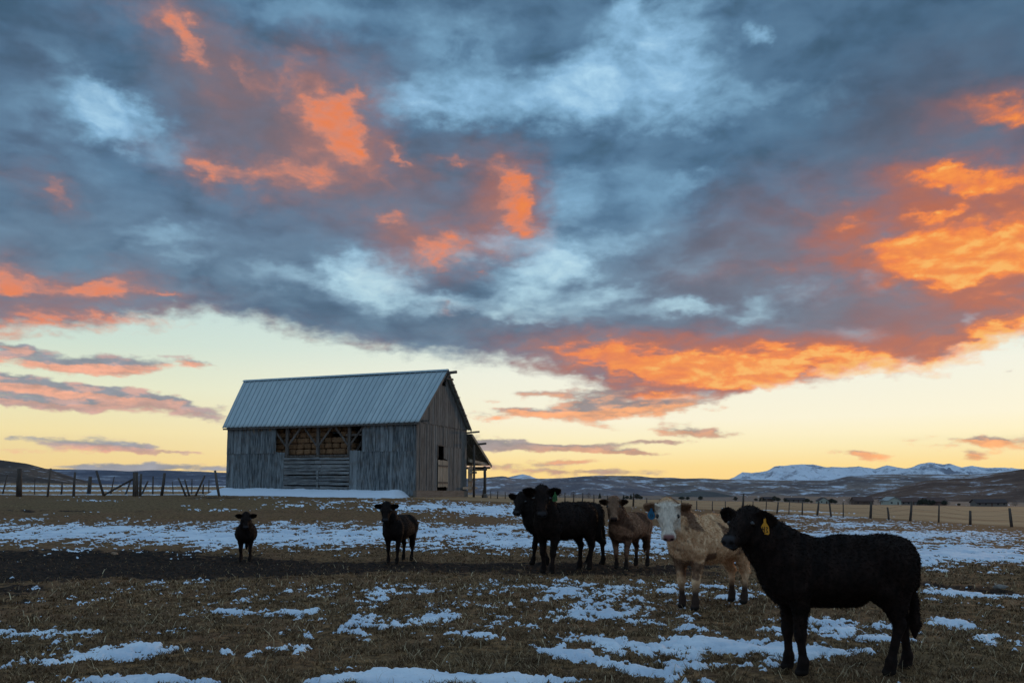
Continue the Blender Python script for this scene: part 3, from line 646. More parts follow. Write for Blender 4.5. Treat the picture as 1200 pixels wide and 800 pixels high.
# ============================================================ barn
def ray_plane(px, row, P0, N):
    d = Vector(ray(px, row)); o = Vector((0, 0, CAM_H)); t = (P0 - o).dot(N) / d.dot(N)
    return o + d * t
YA = 54.0
BA = at(487, 581.5, YA)                       # near right corner at the ground
EAVE = at(487, 491.5, YA).z                   # top of the wall
lo, hi = 54.0, 75.0
for _ in range(60):
    mid = (lo + hi) / 2
    if at(264.5, 498.5, mid).z > EAVE: hi = mid
    else: lo = mid
BB = at(264.5, 574, lo)
bu = Vector((BA.x - BB.x, BA.y - BB.y, 0)); BL = bu.length; bu.normalize()      # along the long wall, to the right
bv = Vector((-bu.y, bu.x, 0))                                                  # away from the camera
BW = 6.0
for _ in range(60):                            # width: the far right corner shows at px 547
    p = BA + bv * BW; q_ = px_of(p.x, p.y, EAVE)[0]
    BW += (547.0 - float(q_)) * .02
BZ = BA.z - 0.05
pr_ = BA + bv * (BW / 2)
lo, hi = EAVE, EAVE + 8
for _ in range(60):
    mid = (lo + hi) / 2
    if px_of(pr_.x, pr_.y, mid)[1] < 436.0: hi = mid
    else: lo = mid
RIDGE = lo - BZ; EH = EAVE - BZ
BORG = Vector((BB.x, BB.y, BZ)); BANG = math.atan2(bu.y, bu.x)
print('BARN L %.2f W %.2f eave %.2f ridge %.2f YB %.2f ang %.1f px apex %s ridge-left %s' % (BL, BW, EH, RIDGE, BB.y, math.degrees(BANG),
      px_of(pr_.x, pr_.y, RIDGE + BZ), px_of(*(BORG + bv * (BW / 2) + Vector((0, 0, RIDGE))))))
def F(px, row):        # photo -> (x, z) on the long front wall
    p = ray_plane(px, row, BORG, bv) - BORG; return p.dot(bu), p.z
def S(px, row):        # photo -> (y, z) on the gable wall
    p = ray_plane(px, row, BA, bu) - BA; return p.dot(bv), p.z + BA.z - BZ
def wood_mat(name, dark, light, warm=(.10, .07, .045), grain=(14, 14, 1.2), warm_amt=.35, low_light=None):
    m, gg, b, out = new_mat(name)
    p = objco(gg); r = attr(gg, 'rnd')
    off = gg.comb(gg.mul(r, 31.0), gg.mul(r, 17.0), gg.mul(r, 7.0))
    pp = gg.vm('ADD', p, off)
    g1 = gg.noise(gg.vm('MULTIPLY', pp, grain), 1.0, 6, .65); g2 = gg.noise(pp, 1.6, 4, .55)
    col = gg.mix(gg.ss(g1, .34, .68), c3(*dark), c3(*light))
    col = gg.mix(gg.ss(r, 0, 1, .0, .55, kind='LINEAR'), col, gg.mix(.5, col, c3(*[x * .45 for x in dark])))
    col = gg.mix(gg.ss(r, .80, .97, 0, .45), col, c3(*[min(1, x * 1.35) for x in light]))
    col = gg.mix(gg.mul(gg.ss(g2, .48, .68), warm_amt), col, c3(*warm))
    gg.put(b.inputs['Base Color'], col)
    b.inputs['Roughness'].default_value = .85; b.inputs['Specular IOR Level'].default_value = .2
    bump(gg, b, g1, .5, .01)
    return m
W_OLD = wood_mat('weathered_boards', (.046, .060, .068), (.27, .31, .325))
W_GAB = wood_mat('gable_boards', (.060, .066, .068), (.19, .195, .19), warm=(.10, .08, .065), warm_amt=.3)
W_H = wood_mat('weathered_rails', (.085, .095, .10), (.28, .30, .30), grain=(1.2, 14, 14))
W_POST = wood_mat('grey_timber', (.055, .050, .046), (.17, .155, .14), grain=(16, 16, 1.5))
W_PALE = wood_mat('newer_pale_boards', (.22, .19, .15), (.42, .36, .28), warm=(.30, .22, .14))
W_SILL = wood_mat('foundation_boards', (.10, .088, .075), (.22, .19, .16), grain=(1.2, 1.2, 14))

barn = tag(empty('barn', tuple(BORG), BANG), 'old weathered plank barn with a ribbed metal roof and open hay bays', 'barn')

def vboards(mb, xa, xb, z0, z1, y, axis='x', th=.03, wmin=.15, wmax=.27, zt=None, zb_j=.03, zt_j=.02, off=.016, gap=.007):
    """vertical boards on the plane y (axis x) or on x=y (axis y); z1 may be a function"""
    x = xa
    while x < xb - .02:
        w = min(random.uniform(wmin, wmax), xb - x)
        if xb - (x + w) < .08: w = xb - x
        o = random.uniform(-off, off)
        def Z1(q_): return (z1(q_) if callable(z1) else z1)
        a_, b2 = x + gap / 2, x + w - gap / 2
        ja = random.uniform(-zt_j, zt_j); jb = random.uniform(-zb_j, zb_j)
        sh = random.uniform(-.006, .006)
        if axis == 'x':
            P8 = [(a_, y + o, z0 + jb), (b2, y + o, z0 + jb), (b2, y + o + th, z0 + jb), (a_, y + o + th, z0 + jb),
                  (a_ + sh, y + o, Z1(a_) + ja), (b2 + sh, y + o, Z1(b2) + ja), (b2 + sh, y + o + th, Z1(b2) + ja), (a_ + sh, y + o + th, Z1(a_) + ja)]
        else:
            P8 = [(y + o, a_, z0 + jb), (y + o, b2, z0 + jb), (y + o - th, b2, z0 + jb), (y + o - th, a_, z0 + jb),
                  (y + o, a_ + sh, Z1(a_) + ja), (y + o, b2 + sh, Z1(b2) + ja), (y + o - th, b2 + sh, Z1(b2) + ja), (y + o - th, a_ + sh, Z1(a_) + ja)]
        mb.piece(P8, [(0, 1, 2, 3), (4, 7, 6, 5), (0, 4, 5, 1), (1, 5, 6, 2), (2, 6, 7, 3), (3, 7, 4, 0)])
        x += w
TOPF = EH - .06
X1 = F(323.5, 531)[0]; X2 = F(335, 535)[0]; X3 = F(408, 535)[0]; X4 = F(424.8, 528)[0]
ZTL = F(300, 531)[1]; ZSL = F(370, 535)[1]; ZTR = F(416, 528.8)[1]
# front wall: left part
mb = MB(); vboards(mb, 0, X2 - .1, .02, ZTL + .05, 0); vboards(mb, 0, X1, ZTL - .03, lambda x: TOPF - .02 - random.choice([0, 0, .05, .25, .4, .55, .7]) * (x > 1.2), -.034)
mb.build('front_wall', W_OLD, barn)
# front wall: right part
mb = MB(); vboards(mb, X3 + .12, BL - .01, .10, ZTR + .06, 0); vboards(mb, X4, BL - .01, ZTR - .02, lambda x: TOPF - .02 - random.choice([0, 0, .05, .3, .4, .5]), -.034)
mb.build('front_wall', W_OLD, barn)
# light boards behind the ragged top edge
mb = MB()
x = .9
while x < BL - .5:
    if x > X1 - .3 and x < X4: mb.build('eave_lining', W_PALE, barn); mb = MB(); x = X4 + .1; continue
    w = random.uniform(.12, .3)
    if random.random() < .8: mb.box((x, .005, TOPF - random.uniform(.72, 1.0)), (x + w, .02, TOPF - random.uniform(.02, .15)), jit=.01)
    x += w + .01
mb.build('eave_lining', W_PALE, barn)
# rail panel under the hay bays
mb = MB(); z = .08; k_ = 0
while z < ZSL + .04:
    h = random.uniform(.15, .23); xm = X2 + .1 + (X3 - X2) * random.uniform(.42, .58)
    for (a_, b2) in ((X2 - .12, xm - .01), (xm + .01, X3 + .12)):
        t1, t2 = random.uniform(-.025, .025), random.uniform(-.025, .025); o = random.uniform(-.02, .02) - .05; th = .035
        if k_ in (2, 3) and a_ > X2 + 1: t2 -= .05
        h2 = h * random.uniform(.75, 1.0)
        mb.piece([(a_, o, z + t1), (b2, o, z + t2), (b2, o + th, z + t2), (a_, o + th, z + t1), (a_, o, z + h + t1), (b2, o, z + h2 + t2), (b2, o + th, z + h2 + t2), (a_, o + th, z + h + t1)],
                 [(0, 1, 2, 3), (4, 7, 6, 5), (0, 4, 5, 1), (1, 5, 6, 2), (2, 6, 7, 3), (3, 7, 4, 0)])
    z += h + random.choice([.015, .03, .05, .09]); k_ += 1
mb.build('slat_panel', W_H, barn)
for xs_ in (X2 + 2.45,): 
    mb = MB(); mb.box((xs_, -.11, .0), (xs_ + .13, -.055, ZSL - .9), jit=.006); mb.build('batten', W_H, barn)
# posts and braces of the bays
PX = [F(335.6, 520)[0], F(371.7, 520)[0], F(408.5, 520)[0], F(424.9, 520)[0]]
for i, x in enumerate(PX):
    mb = MB(); wv = .19 if i < 3 else .15
    mb.box((x - wv / 2, .03, .0 if i != 1 else ZSL - .1), (x + wv / 2, .2, EH - .18), jit=.012); mb.build('post', W_POST, barn)
    if i < 3:
        zc = F(0, 517)[1] if False else EH - 1.52
        for sg in (-1, 1):
            mb = MB(); mb.bar((x + sg * .06, .06 + .02 * sg, zc), (x + sg * 1.08, .06 + .02 * sg, EH - .26), .12, .07, jit=.006, up=(0, 1, 0)); mb.build('brace', W_POST, barn)
mb = MB(); mb.box((-.05, .03, EH - .18), (BL - .05, .22, EH - .02), jit=.01); mb.bar((BL - .1, .1, EH - .10), (BL + .85, .1, EH - .08), .12, .12, jit=.01); mb.build('wall_plate', W_POST, barn)
mb = MB(); mb.box((X2 - .05, -.0, ZSL + .0), (X3 + .05, .14, ZSL + .12), jit=.015); mb.build('sill_beam', W_POST, barn)
mb = MB(); mb.bar((X3 + .3, .3, ZTR - .2), (X3 + .85, .9, EH - .6), .12, .12); mb.build('inner_brace', W_POST, barn); mb = MB(); mb.bar((X3 - .3, .18, EH - .85), (X4 + .1, .18, EH - .85), .06, .12, rnd=.9); mb.build('inner_brace', W_POST, barn)
# dark interior: floors and partition so that no light passes through
mb = MB(); mb.box((.06, .3, ZSL - .35), (BL - .06, BW - .1, ZSL - .22)); mb.build('loft_floor', W_POST, barn)
# gable wall
def slope(y): return EH + (RIDGE - EH) * (1 - abs(y - BW / 2) / (BW / 2)) - .05
wy0, wz1 = S(513, 522.0); wy1, wz0 = S(520, 537.5); dy0, dz1 = S(512.7, 538.2); dy1, dz0 = S(524.2, 570.5)
ty = S(517, 499)[1]
wy0, wy1, dy0, dy1 = 3.28, 4.2, 3.26, 4.86; VY, VZ = BW / 2, RIDGE - .95
mb = MB()
vboards(mb, 0, wy0, .42, ty + .02, BL, 'y'); vboards(mb, wy1 if wy1 > wy0 else wy0, BW, wz1, ty + .02, BL, 'y'); vboards(mb, wy0, wy1, wz1, ty + .02, BL, 'y')
vboards(mb, wy1, dy1, wz0, wz1, BL, 'y'); vboards(mb, dy1, BW, .42, wz1, BL, 'y')
vboards(mb, .0, VY - .27, ty, lambda y: slope(y), BL + .036, 'y'); vboards(mb, VY + .27, BW, ty, lambda y: slope(y), BL + .036, 'y')
vboards(mb, VY - .27, VY + .27, ty, VZ, BL + .036, 'y'); vboards(mb, VY - .27, VY + .27, VZ + .55, lambda y: slope(y), BL + .036, 'y')
mb.build('gable_wall', W_GAB, barn)
mb = MB(); vboards(mb, dy0, dy1, max(dz0, .5), dz1 - .03, BL + .07, 'y', wmin=.25, wmax=.4)
dr = mb.build('hatch_door', W_PALE, barn)
mb = MB(); mb.bar((BL + .085, dy0 + .05, dz1 - .4), (BL + .085, dy1 - .05, dz1 - .4), .03, .1); mb.build('door_rail', W_POST, dr); mb = MB(); mb.bar((BL + .085, dy0 + .05, max(dz0, .5) + .3), (BL + .085, dy1 - .05, max(dz0, .5) + .3), .03, .1); mb.build('door_rail', W_POST, dr)
mb = MB()
for (a_, b2, c_, d_) in ((wy0 - .08, wy0, wz0, wz1 + .06), (wy1, wy1 + .08, wz0, wz1 + .06), (wy0, wy1, wz1, wz1 + .07)): mb.box((BL - .02, a_, c_), (BL + .05, b2, d_))
mb.build('hatch_frame', W_POST, barn)
# corner boards, foundation, far walls
mb = MB(); mb.box((BL - .015, -.06, .25), (BL + .06, .12, EH - .1), jit=.01, rnd=.3); mb.build('corner_board', W_GAB, barn)
mb = MB(); mb.box((BL - .1, -.12, -.6), (BL + .10, BW + .05, .45), jit=.03); mb.box((.2, -.02, -.6), (BL - .1, .04, .10), jit=.01); mb.build('foundation', W_SILL, barn)
mb = MB(); vboards(mb, 0, BL, 0, EH - .05, BW, 'x'); mb.build('back_wall', W_OLD, barn)
mb = MB(); vboards(mb, 0, BW, 0, lambda y: slope(y), .03, 'y'); mb.build('gable_wall', W_OLD, barn)
mb = MB(); mb.box((.05, BW - .12, 0), (BL - .05, BW - .08, EH - .1)); mb.box((.06, .1, 0), (.1, BW - .1, EH - .1)); mb.box((X4 + .4, .12, 0), (BL - .06, .16, EH - .1)); mb.box((.1, .12, 0), (X1 - .3, .16, EH - .1)); mb.box((BL - .1, .2, 0), (BL - .06, wy0 - .2, EH)); mb.box((BL - .1, wy1 + .7, 0), (BL - .06, BW - .2, EH)); mb.build('inner_lining', W_POST, barn)

# roof: ribbed sheets; the left end of the ridge runs out beyond the wall
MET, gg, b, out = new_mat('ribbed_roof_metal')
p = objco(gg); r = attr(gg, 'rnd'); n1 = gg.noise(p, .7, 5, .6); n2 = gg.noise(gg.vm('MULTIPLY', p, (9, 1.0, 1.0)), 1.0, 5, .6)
cm = gg.mix(gg.ss(r, .2, 1, kind='LINEAR'), c3(.34, .44, .48), c3(.42, .52, .55)); cm = gg.mix(gg.ss(r, .12, .05), cm, c3(.17, .22, .24))  # lowest values: shade of the rib sides painted into the metal colour
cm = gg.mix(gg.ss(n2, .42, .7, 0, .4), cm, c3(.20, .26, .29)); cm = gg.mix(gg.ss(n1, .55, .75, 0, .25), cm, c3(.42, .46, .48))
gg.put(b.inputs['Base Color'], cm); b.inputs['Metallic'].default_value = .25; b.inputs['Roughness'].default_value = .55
RT = RIDGE + .12; ET = EH - .02
ro = .35
def roof_side(name, y_e, y_r, xl_e, xl_r, xr, z_e, z_r, y_dir):
    """one slope with raised ribs: vertices on a grid, ribs run from eave to ridge"""
    pitch = .36; n = int((xr - min(xl_e, xl_r)) / pitch); cols = []
    for i in range(n + 1):
        c0 = i * pitch
        cols += [(c0, 0), (c0 + .17, 0), (c0 + .20, .04), (c0 + .25, .04), (c0 + .28, 0)]
    cols = [(c_, h_) for c_, h_ in cols if c_ <= (xr - xl_e)]
    rows_ = 14; vs = []; fs = []; rr_ = []; nn = len(cols)
    ln = math.hypot(y_r - y_e, z_r - z_e); nx = (0, -(z_r - z_e) / ln * y_dir, abs(y_r - y_e) / ln)
    for j in range(rows_ + 1):
        t = j / rows_
        for c_, h_ in cols:
            u = c_ / (xr - xl_e); x = (xl_e + (xl_r - xl_e) * t) * (1 - u) + xr * u
            wob = .016 * math.sin(x * 1.7 + t * 5) + .012 * math.sin(x * .6 + 2)
            y = y_e + (y_r - y_e) * t; z = z_e + (z_r - z_e) * t + wob * math.sin(math.pi * t) + .02 * math.sin(x * .45 + 1)
            vs.append((x, y + nx[1] * h_, z + nx[2] * h_))
    random.seed(3); sheet = [random.random() for _ in range(60)]
    for j in range(rows_):
        for i in range(nn - 1):
            a_ = j * nn + i; fs.append((a_, a_ + 1, a_ + nn + 1, a_ + nn)); rr_.append(.02 if cols[i][1] != cols[i + 1][1] else .25 + .75 * sheet[int(cols[i][0] / 1.08) % 60])  # rib sides marked low so their shading is coloured in darker
    me = np_mesh(name, np.array(vs), np.array(fs), {'rnd': ('FACE', np.array(rr_))}, smooth=False)
    o = link_mesh(name, me, MET, barn)
    s_ = o.modifiers.new('thick', 'SOLIDIFY'); s_.thickness = .02; s_.offset = -1 if y_dir > 0 else 1
    return o
OV = .42
def on_slope(dy): return ET - (RT - ET) / (BW / 2) * dy
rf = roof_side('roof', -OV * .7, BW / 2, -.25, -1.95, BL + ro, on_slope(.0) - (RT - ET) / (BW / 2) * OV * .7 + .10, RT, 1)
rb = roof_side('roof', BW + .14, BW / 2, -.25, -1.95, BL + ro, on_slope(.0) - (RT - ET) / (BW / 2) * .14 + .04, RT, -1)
mb = MB(); mb.bar((-1.97, BW / 2 - .09, RT + .0), (BL + ro, BW / 2 - .09, RT + .02), .22, .015, up=(0, -.6, .8)); mb.bar((-1.97, BW / 2 + .09, RT + .0), (BL + ro, BW / 2 + .09, RT + .02), .22, .015, up=(0, .6, .8)); mb.build('ridge_cap', MET, barn)
# rake boards, rafters, purlin ends, hay beam
mb = MB(); sl = (RT - ET) / (BW / 2)
mb.bar((BL + ro - .05, -OV * .7, ET - sl * OV * .7 + .01), (BL + ro - .05, BW / 2, RT - .08), .04, .14, up=(0, -.65, .75)); mb.build('rake_board', W_POST, barn)
mb = MB(); mb.bar((BL + ro - .05, BW + .14, ET - sl * .14 - .01), (BL + ro - .05, BW / 2, RT - .08), .04, .14, up=(0, .65, .75)); mb.build('rake_board', W_POST, barn)
mb = MB(); mb.bar((-.2, -OV * .6, ET - sl * OV * .6 - .02), (BL + ro, -OV * .6, ET - sl * OV * .6 - .02), .05, .10); mb.build('eave_board', W_POST, barn)
mb = MB()
for i in range(24):
    x = .1 + i * (BL - .2) / 23
    for sg, yy in ((0, 1), (1, -1)):
        y0, y1 = (-OV * .55, BW / 2) if sg == 0 else (BW + .05, BW / 2)
        mb.bar((x, y0, ET - sl * (OV * .6 if sg == 0 else .05) - .04), (x, y1, RT - .16), .05, .12, up=(0, -.65 * yy, .75))
mb.build('rafters', W_POST, barn)
mb = MB(); mb.bar((BL - 1, BW / 2 + .05, RIDGE - .12), (BL + .95, BW / 2 + .05, RIDGE - .02), .14, .16, jit=.012); mb.build('hay_beam', W_POST, barn)
mb = MB(); mb.bar((BL, BW / 2 - .25, RIDGE - .75), (BL + .55, BW / 2 - .05, RIDGE - .12), .07, .07); mb.bar((BL + .45, BW / 2 - .5, RIDGE - .5), (BL + .45, BW / 2 + .6, RIDGE - .48), .06, .08); mb.build('beam_strut', W_POST, barn)
mb = MB(); mb.bar((BL - .5, BW + .10, EH - .30), (BL + .95, BW + .10, EH - .22), .11, .11, jit=.01); mb.build('purlin_end', W_PALE, barn)
for i in range(9):
    mb = MB(); yy = BW / 2 + .5 + i * (BW / 2 - .3) / 9; mb.bar((BL + .2, yy, RT - sl * (yy - BW / 2) - .1), (BL + ro + random.uniform(.02, .14), yy, RT - sl * (yy - BW / 2) - .08), .09, .05)
    mb.build('roof_lath', W_POST, barn)

# lean-to shed on the back wall
LY1, LZ1 = 12.25, S(572, 545)[1]; LZ0 = S(544, 508.5)[1]
lean = empty('lean_to', (0, 0, 0)); lean.parent = barn
mb = MB(); 
for i in range(20):
    x0 = .3 + i * (BL + .1) / 20; mb.piece([(x0, BW + .03, LZ0), (x0 + .7, BW + .03, LZ0), (x0 + .7, LY1 + random.uniform(-.05, .1), LZ1 - .02), (x0, LY1 + random.uniform(-.05, .1), LZ1 - .02),
                                          (x0, BW + .03, LZ0 + .05), (x0 + .7, BW + .03, LZ0 + .05), (x0 + .7, LY1, LZ1 + .03), (x0, LY1, LZ1 + .03)], [(0, 3, 2, 1), (4, 5, 6, 7), (0, 1, 5, 4), (1, 2, 6, 5), (2, 3, 7, 6), (3, 0, 4, 7)])
mb.build('shed_roof', W_OLD, lean)
mb = MB(); mb.bar((BL + .42, BW + .02, LZ0 - .06), (BL + .42, LY1 + .1, LZ1 - .10), .05, .20, up=(0, .6, .8), rnd=.2); mb.build('rafter', W_PALE, lean)
for x in (BL - 3, BL - 6.5, 1):
    mb = MB(); mb.bar((x, BW + .02, LZ0 - .12), (x, LY1, LZ1 - .15), .07, .14, up=(0, .6, .8)); mb.build('rafter', W_POST, lean)
bz = S(548, 539.5)[1]
mb = MB(); mb.bar((BL + .2, BW, bz), (BL + .2, LY1 - .35, bz - .16), .14, .20, jit=.012, rnd=.1); mb.build('tie_beam', W_PALE, lean)
mb = MB(); mb.bar((.2, LY1 - .45, LZ1 - .22), (BL + .5, LY1 - .45, LZ1 - .22), .16, .16); mb.build('plate', W_POST, lean)
py_ = S(565.2, 560)[0]; ip_ = S(550, 560)[0]
for (x, y, zt, r_) in ((BL + .2, py_, LZ1 - .1, .115), (BL + .35, ip_, S(550, 521)[1], .085), (BL - 4, py_, LZ1 - .1, .11), (BL - 9, py_, LZ1 - .1, .11), (1, py_, LZ1 - .1, .11)):
    wp = Matrix.Translation(BORG) @ Matrix.Rotation(BANG, 4, 'Z') @ Vector((x, y, 0)); gzl = gz(wp.x, wp.y) - BZ
    mb = MB(); mb.tube([(x, y, gzl - .3), (x + .02, y, (gzl + zt) / 2), (x, y, zt)], [r_ * 1.1, r_, r_ * .95], 9, wob=.08)
    if y == py_ and x > BL: mb.tube([(x, y, gzl - .2), (x, y, gzl + .2), (x, y, gzl + .32)], [.24, .23, .13], 9, wob=.12)
    mb.build('shed_post', W_POST, lean, smooth=True)
mb = MB(); mb.bar((BL - .2, S(556, 521)[0] - .3, S(556, 521.3)[1]), (BL + 1.05, S(556, 521)[0] - .3, S(556, 521.3)[1] + .08), .12, .13, jit=.01); mb.build('purlin_end', W_POST, lean)
# loafing panel at the shed mouth
gate = empty('gate_panel', (0, 0, 0)); gate.parent = barn
mb = MB(); vboards(mb, BW + .05, BW + .9, .3, 2.15, BL + .12, 'y', wmin=.18, wmax=.3, zt_j=.15); mb.build('panel_boards', W_PALE, gate)
for zz_, y0, y1 in ((1.75, BW - .1, BW + 1.35), (1.2, BW - .1, BW + 1.2), (.62, BW - 1.2, BW + 1.5)):
    mb = MB(); mb.bar((BL + .22, y0, zz_), (BL + .24, y1, zz_ + .03), .05, .16, jit=.008); mb.build('rail', W_PALE, gate)
mb = MB(); mb.bar((BL + .1, BW + .9, 1.95), (BL + 1.0, BW + 1.5, 1.98), .12, .12); mb.build('log_end', W_POST, gate)

# hay bales, each its own thing
HAY, gg, b, out = new_mat('baled_hay')
p = objco(gg); oi = gg.new('ShaderNodeObjectInfo').outputs['Random']
h1 = gg.noise(gg.vm('ADD', p, gg.comb(gg.mul(oi, 40), gg.mul(oi, 17), 0)), 9, 5, .7); h2 = gg.noise(gg.vm('MULTIPLY', p, (60, 60, 12)), 1, 3, .6)
hc = gg.mix(gg.ss(h1, .35, .65), c3(.15, .080, .038), c3(.32, .19, .095)); hc = gg.mix(gg.ss(h2, .5, .7, 0, .5), hc, c3(.38, .25, .14))
hc = gg.mix(gg.ss(oi, 0, 1, 0, .55, kind='LINEAR'), hc, c3(.15, .085, .04))
gg.put(b.inputs['Base Color'], hc); b.inputs['Roughness'].default_value = .95; bump(gg, b, h1, .8, .03)
def bale_mesh(seed):
    rg = np.random.default_rng(seed); n = 7
    vs, fs = [], []; bm = bmesh.new(); bmesh.ops.create_cube(bm, size=1.0)
    bmesh.ops.subdivide_edges(bm, edges=bm.edges[:], cuts=5, use_grid_fill=True)
    for v in bm.verts:
        c_ = v.co.copy(); rnd_ = (abs(c_.x * 2) ** 6 + abs(c_.y * 2) ** 6 + abs(c_.z * 2) ** 6) ** (1 / 6)
        v.co = c_ / max(rnd_, .3) * 1.0
        v.co.x *= .54; v.co.y *= 1.0; v.co.z *= .38
        s_ = 1 - .10 * (math.exp(-((c_.y - .2) / .06) ** 2) + math.exp(-((c_.y + .2) / .06) ** 2)); v.co.x *= s_; v.co.z *= s_
        v.co += Vector(rg.normal(0, .009, 3))
    me = bpy.data.meshes.new('hay_bale'); bm.to_mesh(me); bm.free(); me.materials.append(HAY)
    for p_ in me.polygons: p_.use_smooth = True
    return me
bales = [bale_mesh(i) for i in range(4)]
BM_ = Matrix.Translation(BORG) @ Matrix.Rotation(BANG, 4, 'Z')
random.seed(12); zz_ = ZSL - .22 + .19; rowi = 0; first = True
while zz_ < EH - .05:
    lim = X3 - .05 - max(0, rowi - 4) * .2; x = X1 - .75 + (rowi % 2) * .27
    while x < lim - .2:
        wide = random.random() < .22 and x + 1.0 < lim
        w = 1.0 if wide else .56; yy = .92 + .02 * rowi + random.uniform(-.07, .07)
        if wide: yy -= .22
        if random.random() > .03:
            o = bpy.data.objects.new('hay_bale', random.choice(bales)); COL.objects.link(o)
            ang_ = (math.pi / 2 if wide else 0) + random.uniform(-.06, .06) + random.choice([0, math.pi])
            o.matrix_world = BM_ @ Matrix.Translation((x + w / 2, yy, zz_)) @ Matrix.Rotation(ang_, 4, 'Z') @ Matrix.Rotation(random.uniform(-.04, .04), 4, 'Y')
            tag(o, 'straw-coloured hay bale stacked behind the open timber bays of the barn', 'hay bale', 'hay bales stacked in the barn')
        x += w + .012
    zz_ += .385; rowi += 1

# snow bank along the foot of the long wall
SNB, gg, b, out = new_mat('old_snow')
gp = gg.new('ShaderNodeNewGeometry').outputs['Position']
b.inputs['Base Color'].default_value = c3(.64, .73, .83); b.inputs['Roughness'].default_value = .7; b.inputs['Specular IOR Level'].default_value = .15
bump(gg, b, gg.noise(gp, 5, 5, .65), .6, .06)
nx_, ny_ = 260, 40; U, Wv = np.meshgrid(np.linspace(0, 1, nx_), np.linspace(0, 1, ny_))
lx = -.3 + U * (BL + .1); ly = -.02 - Wv * (2.4 - .2 * np.sin(lx * .7))
wx = BORG.x + lx * math.cos(BANG) - ly * math.sin(BANG); wy = BORG.y + lx * math.sin(BANG) + ly * math.cos(BANG)
prof = np.sin(np.pi * np.clip(.30 + .70 * Wv, 0, 1)) ** .8 * sstep(U, 0, .05) * sstep(U, 1.0, .95)
hz_ = (.52 + .10 * fbm(lx * .5, ly * .5, 4, .5, 5)) * prof + .05 * fbm(lx * 3, ly * 3, 4, .6, 6) * prof - .06
wz = ground_z(wx, wy) + hz_
V_ = np.stack([wx, wy, wz], -1).reshape(-1, 3); q0 = (np.arange(ny_ - 1)[:, None] * nx_ + np.arange(nx_ - 1)[None]); F_ = np.stack([q0, q0 + nx_, q0 + nx_ + 1, q0 + 1], -1).reshape(-1, 4)
tag(link_mesh('snow_bank', np_mesh('snow_bank', V_, F_), SNB), kind='structure')

# ============================================================ cattle: one continuous body each (smooth union of tapered forms)
def surface_nets(D_, org, h):
    """D_ : signed distances on a grid (negative inside) -> verts, quads"""
    s = D_ < 0
    nx, ny, nz_ = D_.shape
    c = np.stack([s[i:nx - 1 + i, j:ny - 1 + j, k:nz_ - 1 + k] for i in (0, 1) for j in (0, 1) for k in (0, 1)], 0)
    cnt = c.sum(0); act = (cnt > 0) & (cnt < 8)
    idx = np.full(act.shape, -1, np.int64); cells = np.argwhere(act); idx[act] = np.arange(len(cells))
    pos = np.zeros((len(cells), 3)); num = np.zeros(len(cells))
    cor = [(i, j, k) for i in (0, 1) for j in (0, 1) for k in (0, 1)]
    I, J, K = cells.T
    for a_ in range(8):
        for b_ in range(a_ + 1, 8):
            ca, cb = cor[a_], cor[b_]
            if sum(abs(ca[t] - cb[t]) for t in range(3)) != 1: continue
            va = D_[I + ca[0], J + ca[1], K + ca[2]]; vb = D_[I + cb[0], J + cb[1], K + cb[2]]
            m = (va < 0) != (vb < 0); t = np.where(m, va / np.where(m, va - vb, 1), 0)
            for ax in range(3): pos[:, ax] += m * (ca[ax] + (cb[ax] - ca[ax]) * t)
            num += m
    V_ = (cells + pos / num[:, None]) * h + org
    quads = []
    for ax in range(3):
        o1, o2 = [(1, 2), (2, 0), (0, 1)][ax]
        sl0 = [slice(None)] * 3; sl1 = [slice(None)] * 3; sl0[ax] = slice(0, -1); sl1[ax] = slice(1, None)
        A_, B_ = s[tuple(sl0)], s[tuple(sl1)]
        e = np.argwhere(A_ != B_)
        ok = (e[:, o1] > 0) & (e[:, o2] > 0) & (e[:, o1] < D_.shape[o1] - 1) & (e[:, o2] < D_.shape[o2] - 1); e = e[ok]
        flip = A_[tuple(e.T)]
        def cell(d1, d2):
            q_ = e.copy(); q_[:, o1] -= d1; q_[:, o2] -= d2; return idx[tuple(q_.T)]
        qd = np.stack([cell(1, 1), cell(0, 1), cell(0, 0), cell(1, 0)], -1)
        qd[~flip] = qd[~flip][:, ::-1]
        quads.append(qd)
    return V_, np.concatenate(quads)

def rcone(P, a, b, ra, rb, sy=1.0):
    """distance to a tapered capsule"""
    a = np.array(a, np.float32); b = np.array(b, np.float32); ab = b - a; L2 = float(ab @ ab) + 1e-9
    pa = P - a; t = np.clip((pa @ ab) / L2, 0, 1)
    d = pa - t[..., None] * ab
    return np.sqrt((d * d).sum(-1)) - (ra + (rb - ra) * t)
def smin(a, b, k):
    h = np.clip(.5 + .5 * (b - a) / k, 0, 1)
    return b + (a - b) * h - k * h * (1 - h)

